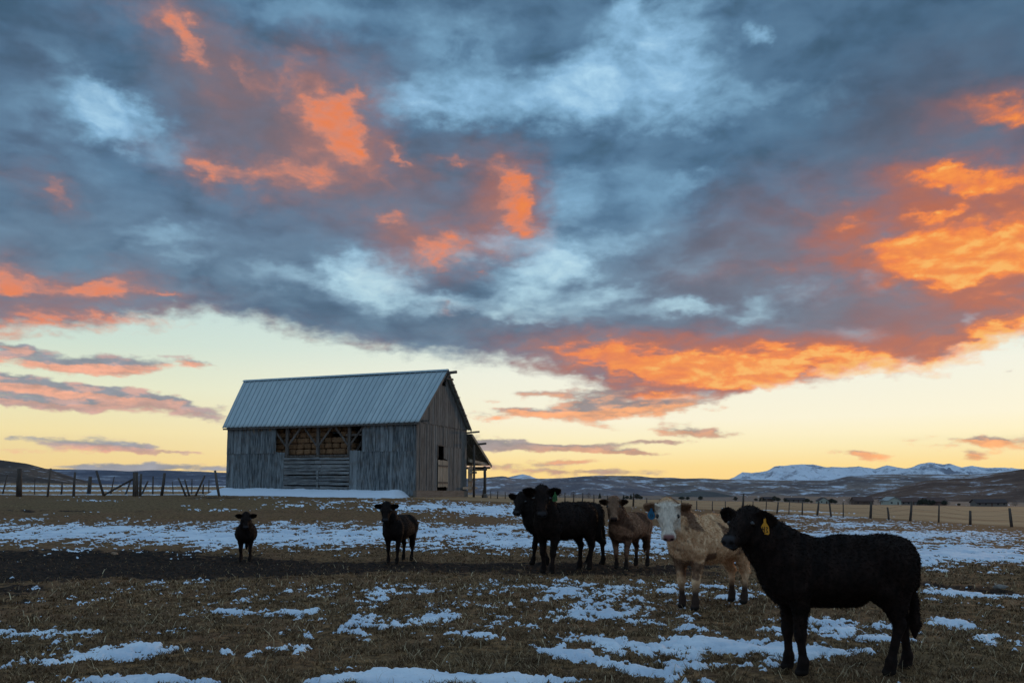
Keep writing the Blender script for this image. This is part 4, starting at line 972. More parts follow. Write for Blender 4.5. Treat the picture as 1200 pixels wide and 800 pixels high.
HAIRY = {}
def make_cow(name, label, H, loc, heading, head_aim, poll_h=1.03, coat=(.012, .009, .008), mats=None, sx=.88, cell=.0125,
             head_len=.37, neck_side=0.0, legs=None, tagc=None, tag_side=1, ear_drop=(-.05, -.05), hair_n=14000, hair_len=.022, hair_rad=1.0, pattern=None, fat=1.0,
             head_world=None, poll_px=None, seed=1):
    """heading: world direction (angle from +X) of the body; head_aim: world direction the nose points"""
    # --- local frame, units of shoulder height
    ch, sh = math.cos(heading), math.sin(heading)
    toL = lambda v: np.array([v[0] * ch + v[1] * sh, -v[0] * sh + v[1] * ch, v[2]])
    X = lambda x: x * sx
    lg_ = dict(fl=0.0, fr=0.0, hl=0.0, hr=0.0); lg_.update(legs or {})
    f = toL(np.array(head_aim, float)); f /= np.linalg.norm(f)
    sidev = np.cross([0, 0, 1.0], f); sidev /= np.linalg.norm(sidev); up = np.cross(f, sidev)
    if poll_px is not None:
        pw = poll_px; rel = toL(np.array([pw[0] - loc[0], pw[1] - loc[1], pw[2] - loc[2]])) / H; poll = rel
    else:
        poll = np.array([X(.70), neck_side, poll_h])
    HL = head_len
    Hd = lambda a_, s_, u_: poll + (f * a_ + sidev * s_ + up * u_) * HL
    prim = []    # (a, b, ra, rb, k)
    A = prim.append
    A(((X(.34), 0, .70), (X(-.05), 0, .715), .20, .222 * fat, .05)); A(((X(-.05), 0, .72), (X(-.42), 0, .755), .22 * fat, .175, .06))
    A(((X(.10), .06, .675), (X(-.25), .06, .69), .185 * fat, .18 * fat, .06)); A(((X(.10), -.06, .675), (X(-.25), -.06, .69), .185 * fat, .18 * fat, .06))
    A(((X(.36), 0, .88), (X(-.10), 0, .86), .085, .095, .08)); A(((X(-.10), 0, .87), (X(-.52), 0, .895), .10, .085, .08)); A(((X(-.46), .05, .91), (X(-.62), .04, .895), .07, .065, .04)); A(((X(-.46), -.05, .91), (X(-.62), -.04, .895), .07, .065, .04)); A(((X(-.61), .07, .82), (X(-.64), .08, .66), .085, .075, .04)); A(((X(-.61), -.07, .82), (X(-.64), -.08, .66), .085, .075, .04)); A(((X(.33), 0, .92), (X(.22), 0, .91), .06, .05, .05))
    A(((X(-.40), .11, .87), (X(-.40), -.11, .87), .072, .072, .06)); A(((X(-.46), .08, .78), (X(-.60), .07, .80), .14, .10, .07)); A(((X(-.46), -.08, .78), (X(-.60), -.07, .80), .14, .10, .07))
    A(((X(.46), 0, .68), (X(.41), 0, .56), .115, .09, .07)); A(((X(.30), 0, .535), (X(-.2), 0, .535), .06, .07, .08))
    for sd, kf_, kh in ((1, 'fl', 'hl'), (-1, 'fr', 'hr')):
        o = lg_[kf_]; o2 = lg_[kh]; w = .115 * sd
        A(((X(.38), w * .98, .78), (X(.37), w * 1.12, .62), .11, .095, .045)); A(((X(.36), w * 1.1, .60), (X(.34) + o * .2, w * 1.08, .49), .085, .062, .04))
        A(((X(.34) + o * .2, w * 1.08, .49), (X(.36) + o * .6, w, .30), .062, .040, .03)); A(((X(.36) + o * .6, w, .30), (X(.36) + o * .6, w, .27), .046, .044, .015))
        A(((X(.36) + o * .6, w, .26), (X(.355) + o, w, .10), .031, .029, .015)); A(((X(.355) + o, w, .10), (X(.365) + o, w, .045), .042, .040, .015)); A(((X(.365) + o, w, .04), (X(.40) + o, w, .028), .040, .030, .012))
        A(((X(-.50), w * .9, .76), (X(-.43) + o2 * .1, w * 1.08, .60), .14, .095, .06)); A(((X(-.54), w * .9, .68), (X(-.58) + o2 * .3, w, .49), .11, .062, .05)); A(((X(-.44) + o2 * .1, w * 1.08, .58), (X(-.61) + o2 * .6, w, .36), .085, .044, .04))
        A(((X(-.62) + o2 * .6, w, .365), (X(-.61) + o2 * .65, w, .32), .046, .040, .015)); A(((X(-.605) + o2 * .65, w, .32), (X(-.585) + o2, w, .10), .033, .030, .015))
        A(((X(-.585) + o2, w, .10), (X(-.57) + o2, w, .045), .043, .040, .015)); A(((X(-.57) + o2, w, .04), (X(-.535) + o2, w, .028), .040, .030, .012))
    # tail
    A(((X(-.62), 0, .90), (X(-.70), 0, .82), .045, .035, .04)); A(((X(-.70), 0, .82), (X(-.72), .01, .52), .028, .022, .02)); A(((X(-.72), .01, .52), (X(-.715), .01, .34), .030, .042, .02)); A(((X(-.715), .01, .34), (X(-.71), .01, .25), .040, .014, .02))
    # neck
    nb1 = np.array([X(.38), 0, .80]); nmid = nb1 * .5 + Hd(.10, 0, -.22) * .5; nmid[2] += .0
    A((nb1, nmid, .165, .128, .06)); A((nmid, Hd(.10, 0, -.20), .145, .105, .06)); A(((X(.44), 0, .66), Hd(.25, 0, -.34), .13, .07, .08))
    A(((X(.32), 0, .90), Hd(-.02, 0, -.08), .09, .085, .08))
    # head
    A((Hd(.06, .07, -.10), Hd(.36, .07, -.10), .20 * HL, .19 * HL, .03)); A((Hd(.06, -.07, -.10), Hd(.36, -.07, -.10), .20 * HL, .19 * HL, .03))
    A((Hd(.02, 0, .0), Hd(.15, 0, .03), .15 * HL, .15 * HL, .03)); A((Hd(.30, 0, -.02), Hd(.80, 0, -.10), .17 * HL, .125 * HL, .03))
    A((Hd(.28, .10, -.25), Hd(.60, .07, -.24), .15 * HL, .11 * HL, .03)); A((Hd(.28, -.10, -.25), Hd(.60, -.07, -.24), .15 * HL, .11 * HL, .03)); A((Hd(.55, 0, -.24), Hd(.84, 0, -.25), .12 * HL, .10 * HL, .03))
    A((Hd(.88, .06, -.13), Hd(.88, -.06, -.13), .135 * HL, .135 * HL, .02)); A((Hd(.31, .20, -.02), Hd(.38, .19, -.03), .07 * HL, .07 * HL, .02)); A((Hd(.31, -.20, -.02), Hd(.38, -.19, -.03), .07 * HL, .07 * HL, .02))
    pts = np.array([p[i] for p in prim for i in (0, 1)])
    pad = .30; lo_ = pts.min(0) - pad; hi_ = pts.max(0) + pad; lo_[2] = -.04
    n = np.ceil((hi_ - lo_) / cell).astype(int)
    ax = [lo_[i] + np.arange(n[i]) * cell for i in range(3)]
    D_ = np.full(tuple(n), .3, np.float32)
    ears = []
    for sd in (1, -1):
        dr = ear_drop[0 if sd > 0 else 1]
        base = Hd(.08, .19 * sd, -.02); tip = Hd(.03, .60 * sd, -.02 + dr); ears.append((base, tip))
    def put(fn, bb0, bb1, k):
        i0_ = np.maximum(((bb0 - lo_) / cell).astype(int) - 1, 0); i1_ = np.minimum(((bb1 - lo_) / cell).astype(int) + 2, n)
        g_ = np.stack(np.meshgrid(*[ax[t][i0_[t]:i1_[t]] for t in range(3)], indexing='ij'), -1).astype(np.float32)
        sl = tuple(slice(i0_[t], i1_[t]) for t in range(3))
        D_[sl] = smin(D_[sl], fn(g_), k)
    for a_, b_, ra_, rb_, k_ in prim:
        a_ = np.array(a_, float); b_ = np.array(b_, float); m = max(ra_, rb_) + k_ + .05
        put(lambda P_: rcone(P_, a_, b_, ra_, rb_), np.minimum(a_, b_) - m, np.maximum(a_, b_) + m, k_)
    for (base, tip), sd in zip(ears, (1, -1)):
        # leaf-shaped ear, thin along the head direction, cupped
        dvec = tip - base; L = np.linalg.norm(dvec); e1 = dvec / L; e3 = f - e1 * (f @ e1); e3 /= np.linalg.norm(e3); e2 = np.cross(e3, e1)
        def ear(P_):
            q_ = P_ - base; t = (q_ @ e1) / L; v = q_ @ e2; w = q_ @ e3
            tt = np.clip(t, 0, 1); half = HL * (.085 + .145 * np.sin(np.pi * np.clip(tt * .85 + .10, 0, 1)) ** 1.0) ; cup = (v / np.maximum(half, 1e-4)) ** 2 * HL * .05
            ln = np.maximum(np.abs(t - .5) - .5, 0) * L
            dd_ = np.sqrt((v / half) ** 2 + ((w - cup) / (HL * .055)) ** 2) - 1
            return np.maximum(dd_ * HL * .05, 0) + np.minimum(dd_, 0) * HL * .05 + ln * .9
        m = .12; put(ear, np.minimum(base, tip) - m, np.maximum(base, tip) + m, .012)
    # shaggy relief
    V_, Q_ = surface_nets(D_, lo_, cell)
    for it in range(1):      # light relaxation
        S_ = np.zeros_like(V_); C_ = np.zeros(len(V_))
        for a1_, b1_ in ((0, 1), (1, 2), (2, 3), (3, 0)):
            np.add.at(S_, Q_[:, a1_], V_[Q_[:, b1_]]); np.add.at(C_, Q_[:, a1_], 1); np.add.at(S_, Q_[:, b1_], V_[Q_[:, a1_]]); np.add.at(C_, Q_[:, b1_], 1)
        V_ = V_ * .5 + .5 * S_ / np.maximum(C_, 1)[:, None]
    # normals
    fn_ = np.cross(V_[Q_[:, 2]] - V_[Q_[:, 0]], V_[Q_[:, 3]] - V_[Q_[:, 1]]); N_ = np.zeros_like(V_)
    for t in range(4): np.add.at(N_, Q_[:, t], fn_)
    N_ /= np.linalg.norm(N_, axis=1)[:, None] + 1e-9
    # attributes
    rel = V_ - poll; ha = (rel @ f) / HL; hs = (rel @ sidev) / HL; hu = (rel @ up) / HL
    inhead = (ha > -.15) & (ha < 1.2) & (np.abs(hs) < .30) & (hu > -.45) & (hu < .4)
    face = sstep(ha, -.10, .08) * (np.abs(hs) < .34) * sstep(hu, -.42, -.22) * (ha < 1.2)
    earA = (np.abs(hs) > .235) * (np.abs(hs) < .8) * (ha > -.3) * (ha < .25) * (hu > -.45) * (hu < .35)
    nose = sstep(ha, .86, .94) * sstep(hu, -.30, -.22) * sstep(np.abs(hs), .17, .12) * (ha < 1.2)
    nostril = np.maximum.reduce([sstep(np.sqrt(((hs - q_ * .085) / 1.2) ** 2 + (hu + .115) ** 2), .052, .034) for q_ in (1, -1)]) * (ha > .9) * (ha < 1.2)
    hoof = sstep(V_[:, 2], .052, .040)
    lower = sstep(V_[:, 2], .30, .16)
    u_, v_ = V_[:, 0] * 3.1 + V_[:, 1] * 1.3, V_[:, 2] * 3.1 + V_[:, 1] * .9
    blot = fbm(u_ + seed, v_, 4, .55, 300 + seed)
    wav = fbm(V_[:, 0] * 16 + V_[:, 2] * 5, V_[:, 2] * 9 + V_[:, 1] * 8, 3, .6, 320 + seed)
    trunk = (~inhead) & (V_[:, 2] > .3)
    V2 = V_ + N_ * (.0022 * wav * (V_[:, 2] > .12))[:, None]
    V2 -= N_ * (nostril * .010)[:, None]
    me = np_mesh(name, V2 * H, Q_, {'face': ('POINT', face), 'ear': ('POINT', earA.astype(float)), 'nose': ('POINT', nose), 'nostril': ('POINT', nostril), 'hoof': ('POINT', hoof), 'lower': ('POINT', lower), 'blot': ('POINT', blot), 'wav': ('POINT', wav), 'hgt': ('POINT', V_[:, 2])})
    root = empty(name, loc, heading)
    tag(root, label, 'cow')
    body = link_mesh('body', me, mats['coat'], root)
    # eyes
    for sd in (1, -1):
        bm = bmesh.new(); bmesh.ops.create_uvsphere(bm, u_segments=12, v_segments=8, radius=.062 * HL * H)
        c_ = Hd(.345, .255 * sd, -.02) * H; bmesh.ops.translate(bm, verts=bm.verts, vec=Vector(c_))
        m2 = bpy.data.meshes.new('eye'); bm.to_mesh(m2); bm.free()
        for p_ in m2.polygons: p_.use_smooth = True
        link_mesh('eye', m2, EYE, root)
    # hair
    rg = np.random.default_rng(seed)
    if hair_n:
        wgt = np.where(V_[:, 2] > .13, 1.0, 0) * np.where(nose > .2, 0, 1) * np.where(V_[:, 2] > .34, 1, .25)
        ii = rg.choice(len(V_), hair_n, p=wgt / wgt.sum())
        b0 = V2[ii] + rg.normal(0, cell * .35, (hair_n, 3)); nn = N_[ii]
        flow = np.stack([np.full(hair_n, -.8), np.zeros(hair_n), np.full(hair_n, -.6)], -1)
        flow = np.where((face[ii] > .5)[:, None], (-f * .1 + up * .0 + rg.normal(0, .35, (hair_n, 3))), flow)
        flow = np.where((V_[ii, 2] < .3)[:, None], np.array([0, 0, -1.0]), flow)
        flow = flow - nn * (flow * nn).sum(1)[:, None]
        d = nn * rg.uniform(.06, .36, hair_n)[:, None] + flow * 1.0 + rg.normal(0, .16, (hair_n, 3)); d /= np.linalg.norm(d, axis=1)[:, None]
        ln = hair_len * rg.uniform(.5, 1.25, hair_n) * np.where(V_[ii, 2] < .34, .4, 1) * np.where(face[ii] > .5, .55, 1) * np.where(earA[ii] > .5, .8, 1) * np.where(V_[ii, 0] < X(-.66), 1.3, 1)
        sd_ = np.cross(d, rg.normal(0, 1, (hair_n, 3))); sd_ /= np.linalg.norm(sd_, axis=1)[:, None]
        wd = hair_rad * .0026 * rg.uniform(.6, 1.4, hair_n)
        HV = np.stack([b0 - sd_ * wd[:, None] - nn * .003, b0 + sd_ * wd[:, None] - nn * .003, b0 + d * ln[:, None]], 1).reshape(-1, 3)
        at_ = lambda a_: np.repeat(a_[ii], 3)
        mh = np_mesh('hair', HV * H, np.arange(hair_n * 3).reshape(-1, 3), {'face': ('POINT', at_(face)), 'ear': ('POINT', at_(earA.astype(float))), 'nose': ('POINT', at_(nose) * 0), 'nostril': ('POINT', at_(nose) * 0), 'hoof': ('POINT', at_(hoof)), 'lower': ('POINT', at_(lower)), 'blot': ('POINT', at_(blot)), 'wav': ('POINT', np.repeat(rg.uniform(-.6, .9, hair_n), 3)), 'hgt': ('POINT', at_(V_[:, 2]))}, smooth=False)
        mh.materials.append(mats['hair']); ho = bpy.data.objects.new('hair', mh); COL.objects.link(ho); ho.parent = root
    if tagc is not None:
        base, tip = ears[0 if tag_side > 0 else 1]
        c_ = (base * .42 + tip * .58) + f * HL * .085; e1 = (tip - base) / np.linalg.norm(tip - base)
        rt = e1 * tag_side; dn = np.array([0, 0, -1.0])
        col_, kind = tagc
        out_l = [(-.07, -.13), (.07, -.13), (.13, .02), (.17, .22), (.17, .40), (.13, .44), (-.13, .44), (-.17, .40), (-.17, .22), (-.13, .02)] if kind == 'tall' else \
                [(-.06, -.16), (.06, -.16), (.07, -.02), (.17, .08), (.21, .22), (.16, .36), (.05, .43), (-.08, .43), (-.18, .35), (-.21, .22), (-.16, .08), (-.07, -.02)]
        if kind == 'tall': out_l = [(-.035, -.32), (.035, -.32), (.05, -.05), (.15, .10), (.17, .36), (.13, .42), (-.13, .42), (-.17, .36), (-.15, .10), (-.05, -.05)]
        sc_ = HL * .50
        c_ = c_ + dn * HL * .05
        fr = [c_ + rt * (a_ * sc_) + dn * (b_ * sc_) + f * .004 for a_, b_ in out_l]; bk = [p_ - f * .005 for p_ in fr]; m_ = len(fr)
        vs_ = [tuple(np.array(p_) * H) for p_ in fr + bk]
        mb = MB(); mb.piece(vs_, [tuple(range(m_)), tuple(range(2 * m_ - 1, m_ - 1, -1))] + [(i_, i_ + m_, (i_ + 1) % m_ + m_, (i_ + 1) % m_) for i_ in range(m_)])
        tg = mb.build('ear_tag', TAGM[col_], root)
        # pin and the dark handwritten figures
        mb = MB(); cpin = (c_ + dn * (-.26 * sc_) + f * .006) * H; mb.tube([cpin, cpin + np.array(f) * .006 * H], [.012 * H * .6, .010 * H * .5], 8); mb.build('tag_pin', TAGM['ink'], tg)
        def stroke(p_, q_):
            a_ = (c_ + rt * (p_[0] * sc_) + dn * (p_[1] * sc_) + f * .0055) * H; b_ = (c_ + rt * (q_[0] * sc_) + dn * (q_[1] * sc_) + f * .0055) * H
            return a_, b_
        mb = MB()
        segs = [((-.10, .12), (-.10, .22)), ((-.10, .22), (-.02, .22)), ((-.02, .10), (-.02, .33)), ((.05, .12), (.12, .12)), ((.12, .12), (.07, .22)), ((.07, .22), (.12, .32)), ((.12, .32), (.04, .32))] if kind == 'tall' else [((-.05, .16), (.07, .16)), ((.07, .16), (.0, .34)), ((-.05, .16), (-.05, .30))]
        for p_, q_ in segs:
            a_, b_ = stroke(p_, q_); mb.bar(a_, b_, .03 * sc_ * H, .002 * H, up=tuple(f))
        mb.build('tag_mark', TAGM['ink'], tg)
    return root

def flat_mat(name, c_, rough=.5, spec=.4, coat=0.0):
    m, gg, b, out = new_mat(name)
    n_ = gg.noise(objco(gg), 14, 4, .6); gg.put(b.inputs['Base Color'], gg.mix(gg.ss(n_, .35, .7, 0, .35), c3(*c_), c3(*[x * .6 for x in c_])))
    b.inputs['Roughness'].default_value = rough; b.inputs['Specular IOR Level'].default_value = spec; return m
EYE = flat_mat('dark_wet_eye', (.006, .005, .005), .08, .6)
TAGM = dict(yellow=flat_mat('yellow_tag_plastic', (.80, .36, .02), .5), blue=flat_mat('blue_tag_plastic', (.0, .11, .22), .5), green=flat_mat('green_tag_plastic', (.02, .15, .035), .5), ink=flat_mat('tag_ink', (.02, .02, .02), .8))

def coat_mats(name, base, tip, face=None, faceamt=0.0, earc=None, lower=None, patch=None, patch_amt=0.0, patch_lo=.05, nosec=(.02, .016, .015), warm=None):
    res = {}
    for kind in ('coat', 'hair'):
        m, gg, b, out = new_mat(name + '_' + kind)
        p = objco(gg); w = attr(gg, 'wav'); fine = gg.noise(gg.vm('MULTIPLY', p, (26, 26, 14)), 1.0, 4, .65)
        col = gg.mix(gg.ss(gg.add(w, gg.mul(gg.sub(fine, .5), 1.6)), -.55, .75), c3(*base), c3(*tip))
        if warm: col = gg.mix(gg.ss(attr(gg, 'hgt'), .55, .95, 0, .6), col, c3(*warm))
        if patch: col = gg.mix(gg.ss(gg.mul(gg.add(attr(gg, 'blot'), gg.mul(gg.sub(fine, .5), .35)), 1.0), patch_lo, patch_lo + .16, 0, patch_amt), col, c3(*patch))
        if lower: col = gg.mix(attr(gg, 'lower'), col, c3(*lower))
        if earc: col = gg.mix(gg.mul(attr(gg, 'ear'), .9), col, c3(*earc))
        if face: col = gg.mix(gg.mul(attr(gg, 'face'), faceamt), col, gg.mix(gg.ss(fine, .35, .65), c3(*[x * .72 for x in face]), c3(*face)))
        col = gg.mix(attr(gg, 'nose'), col, c3(*nosec)); col = gg.mix(attr(gg, 'nostril'), col, c3(.006, .004, .004))
        col = gg.mix(attr(gg, 'hoof'), col, c3(.018, .015, .013))
        gg.put(b.inputs['Base Color'], col); b.inputs['Roughness'].default_value = .8 if kind == 'coat' else .6
        b.inputs['Specular IOR Level'].default_value = .12
        gg.put(b.inputs['Roughness'], gg.mix(attr(gg, 'nose'), (.85,) * 4, (.55,) * 4))
        if kind == 'coat': bump(gg, b, gg.add(fine, gg.mul(w, .5)), .5, .012)
        else:
            tr = gg.new('ShaderNodeBsdfTranslucent'); gg.put(tr.inputs[0], col); ms = gg.new('ShaderNodeMixShader'); ms.inputs[0].default_value = .6
            m.node_tree.links.new(b.outputs[0], ms.inputs[1]); m.node_tree.links.new(tr.outputs[0], ms.inputs[2]); m.node_tree.links.new(ms.outputs[0], out.inputs[0])
        res[kind] = m
    return res
C_BLACK = coat_mats('black', (.0065, .0050, .0045), (.018, .012, .010), nosec=(.03, .03, .033))
C_BLACKB = coat_mats('brownblack', (.0075, .0055, .0048), (.024, .014, .011), nosec=(.03, .03, .033))
C_TAN = coat_mats('cream', (.46, .27, .145), (.84, .59, .36), face=(.76, .69, .58), faceamt=.97, earc=(.16, .085, .05), lower=(.040, .026, .020), patch=(.13, .070, .045), patch_amt=.85, patch_lo=.10, nosec=(.26, .13, .12))
C_BROWN = coat_mats('brown', (.15, .078, .046), (.36, .21, .13), face=(.24, .155, .10), faceamt=.6, earc=(.020, .012, .010), lower=(.022, .015, .012), patch=(.06, .032, .022), patch_amt=.7, patch_lo=.02, nosec=(.035, .022, .020))

def H_(deg): return R(deg)
def cow_at(px, row): return on_ground(px, row)
def aim(p, turn=0.0, pitch=50.0):
    """nose direction: towards the camera, turned by some degrees (+ = to the picture's left), pitched down"""
    v = Vector((0, 0, 0)) - Vector((p[0], p[1], 0)); v.normalize(); a_ = math.atan2(v.y, v.x) - R(turn); c_ = math.cos(R(pitch))
    return (math.cos(a_) * c_, math.sin(a_) * c_, -math.sin(R(pitch)))
COWS = []
def cow(name, label, H, front_px, front_row, heading, poll_pxrow, turn=0.0, pitch=52.0, poll_fwd=.62, **kw):
    """front_px,row: ground between the fore hooves; heading: degrees from +X; poll: photo px,row of the top of the head"""
    g0 = on_ground(front_px, front_row); hd = R(heading); sx = kw.get('sx', .88)
    loc = Vector((g0.x - math.cos(hd) * .37 * sx * H, g0.y - math.sin(hd) * .37 * sx * H, 0)); loc.z = gz(loc.x, loc.y) - .0
    Yp = loc.y + math.sin(hd) * poll_fwd * H
    pw = at(poll_pxrow[0], poll_pxrow[1], Yp)
    fa = aim(pw, turn, pitch)
    return make_cow(name, label, H, tuple(loc), hd, fa, poll_px=tuple(pw), **kw)
cow('cow', 'black cow standing side-on nearest the camera with a yellow ear tag', 1.21, 929, 788, 180, (877, 603), turn=30, pitch=27, poll_fwd=-.10, mats=C_BLACKB, head_len=.35,
    tagc=('yellow', 'tall'), tag_side=1, legs=dict(fl=-.03, fr=.0, hl=.12, hr=-.10), sx=.82, fat=.88, cell=.0105, hair_n=42000, hair_len=.018, seed=3, ear_drop=(-.08, .05))
cow('cow', 'cream and brown cow with a white face and a blue ear tag', 1.28, 807, 714, 219, (782, 591), turn=-3, pitch=58, mats=C_TAN, head_len=.39, tagc=('blue', 'round'), tag_side=-1,
    legs=dict(fl=.04, fr=-.03, hl=.03, hr=-.06), cell=.0115, hair_n=36000, hair_len=.022, hair_rad=1.2, seed=8, ear_drop=(.0, .02))
cow('cow', 'brown cow with dark ears and legs standing beside the white-faced cow', 1.17, 728, 667, 236, (719, 585.5), turn=0, pitch=54, mats=C_BROWN, head_len=.40, legs=dict(fl=.04, fr=-.04), cell=.0125, hair_n=22000, hair_len=.026, hair_rad=1.6, seed=5)
cow('cow', 'large black cow with raised head and green ear tag, in front of another', 1.40, 642, 672, 226, (635, 573.5), turn=0, pitch=52, mats=C_BLACKB, head_len=.42, tagc=('green', 'tall'), tag_side=1, legs=dict(fl=.05, fr=-.03, hl=.05), cell=.0125, hair_n=18000, hair_len=.024, hair_rad=1.6, seed=11, fat=1.04, ear_drop=(.02, .04))
cow('cow', 'black cow half hidden behind the large one, its head lower at the left', 1.38, 630, 662, 188, (612, 580.5), turn=25, pitch=45, poll_fwd=.3, mats=C_BLACK, head_len=.37, legs=dict(fl=-.12, fr=.06, hl=-.10, hr=.08), sx=.98, cell=.014, hair_n=12000, hair_len=.024, hair_rad=1.7, seed=13, ear_drop=(.05, .05))
cow('cow', 'small black cow standing between the barn and the herd, facing the camera', 1.08, 460, 660, 254, (453, 591), turn=6, pitch=50, mats=C_BLACK, head_len=.40, legs=dict(fl=.04, fr=-.04, hl=.10), cell=.014, hair_n=9000, hair_len=.022, hair_rad=1.8, seed=17)
cow('calf', 'lone black calf standing at the left in front of the snow', .90, 287, 658, 286, (288.5, 602.5), turn=0, pitch=48, mats=C_BLACK, head_len=.42, legs=dict(fl=.03, fr=-.05, hl=.06), cell=.014, hair_n=8000, hair_len=.024, hair_rad=2.0, seed=19, fat=1.12)
bpy.data.objects['calf']['category'] = 'calf'

# ============================================================ fences
P_W = wood_mat('fence_post_wood', (.045, .037, .032), (.13, .11, .095), grain=(18, 18, 1.5))
WIRE = flat_mat('rusty_wire', (.08, .06, .05), .6)
def fence_run(name, label, posts, wires=3, rk=.9):
    """posts: (base px, base row, top px, top row, radius_m, distance or None)"""
    feet = []
    for bx, br, tx, tr, r_, dd_ in posts:
        if dd_: q_ = at(bx, br, dd_); foot = Vector((q_.x, q_.y, gz(q_.x, q_.y)))
        else: foot = on_ground(bx, br)
        t_ = at(tx, tr, foot.y); feet.append((foot, t_, r_))
    root = empty(name, tuple(feet[0][0])); tag(root, label, 'fence')
    o_ = Vector(feet[0][0])
    for foot, t_, r_ in feet:
        mb = MB(); f_ = foot - o_; tt = t_ - o_; mid = (f_ + tt) / 2 + Vector((random.uniform(-.02, .02), 0, 0))
        r_ *= rk; mb.tube([f_ + (f_ - tt) * .15, mid, tt], [r_ * 1.1, r_, r_ * .85], 8, wob=.12); mb.build('post', P_W, root, smooth=True)
    if wires:
        up = [(f_, t_) for f_, t_, r_ in feet if abs(t_.x - f_.x) < .6 and (t_ - f_).z > .6]
        for w in range(wires):
            mb = MB(); fr = .9 - w * .27
            for (f0, t0), (f1, t1) in zip(up, up[1:]):
                a_, b_ = f0.lerp(t0, fr) - o_, f1.lerp(t1, fr) - o_; m_ = (a_ + b_) / 2 - Vector((0, 0, .03))
                mb.tube([a_, m_, b_], [.0045] * 3, 4)
            mb.build('wire', WIRE, root)
    return root
L1 = [(-40, 580, -41, 552, .10, 53), (22.5, 579, 23, 549, .17, 53), (56, 579, 59.5, 548.5, .075, 53), (86.5, 579, 88, 553, .085, 53), (122, 579, 113, 551.5, .085, 53), (159, 581, 159, 553, .19, 53),
      (164.5, 578, 165.5, 555, .09, 54), (189.5, 577, 193, 554, .10, 55), (218, 577, 209, 560, .07, 54), (222, 577, 216.5, 561.5, .06, 54.5), (229, 578, 240, 557, .07, 54), (257, 577, 252, 551, .09, 54)]
fr_ = fence_run('wire_fence', 'weathered wire fence of leaning posts running left from the barn', L1, 3)
mb = MB(); o_ = Vector(fr_.location); a_ = at(123, 579, 53); b_ = at(158, 560, 53); mb.tube([a_ - o_, b_ - o_], [.07, .06], 8, wob=.1); mb.build('brace_pole', P_W, fr_)
L2 = [(-30, 572, -30, 556, .07, 82), (3, 574, 9, 556, .07, 78), (41, 574, 41, 560, .05, 90), (72, 573.5, 73, 564, .10, 84), (104, 575, 106, 558, .16, 62), (130, 573, 134, 558, .06, 80), (147, 577, 153, 563, .07, 64), (166, 577, 173.5, 563.5, .08, 62), (179.5, 568, 179.5, 558, .09, 92), (203, 575, 202, 564, .05, 80), (225, 571, 225, 561, .06, 88), (238, 577, 238.5, 567, .07, 62), (245, 572, 245, 562, .06, 84)]
fence_run('wire_fence', 'sparse second line of crooked posts standing in the snowy field behind the left fence', L2, 2)
R1 = [(742, 593, 742.5, 577.5, .09, None), (758, 594.5, 758, 583, .05, None), (779, 596, 779, 584, .05, None), (798.5, 597, 798.5, 586, .05, None), (816.5, 598, 816.5, 586.5, .05, None), (835, 598.5, 835, 587, .05, None), (850, 599, 850, 587, .05, None),
      (870, 598.5, 871.5, 578, .11, None), (882, 599, 882.5, 587, .05, None), (897.5, 600, 898.5, 584, .05, None), (910.5, 601, 912, 588, .085, None), (924.5, 602, 925.5, 586, .05, None), (940, 603, 940.5, 588, .07, None), (957.5, 604, 959.5, 587.5, .10, None), (974, 605, 972, 588.5, .10, None), (988, 606, 988, 588, .06, None),
      (1020, 607.5, 1021, 587.5, .12, None), (1041.5, 609, 1040, 594, .09, None), (1066.5, 610.5, 1068.5, 587, .11, None), (1100, 612, 1100.5, 590.5, .08, None), (1137, 614.5, 1137, 598, .13, None), (1185.5, 617.5, 1183, 595, .13, None), (1215, 620, 1214, 598, .1, None), (1250, 622, 1251, 600, .1, None)]
fence_run('wire_fence', 'long post and wire fence crossing the right side before the tan field', R1, 4, .68)
R2 = [(566, 583, 566, 573, .05, None), (575, 583.5, 575, 575, .04, None), (583, 584, 583.5, 575, .05, None), (592, 584.5, 592, 576, .04, None), (600, 585, 600, 577, .04, None), (662, 589, 662, 577, .05, None), (672, 589.5, 672, 578, .05, None), (682, 590, 683, 577, .05, None), (696, 590.5, 696, 579, .05, None), (712, 591.5, 712, 580, .05, None)]
fence_run('wire_fence', 'distant low wire fence between the barn and the brown cow', R2, 2, .7)

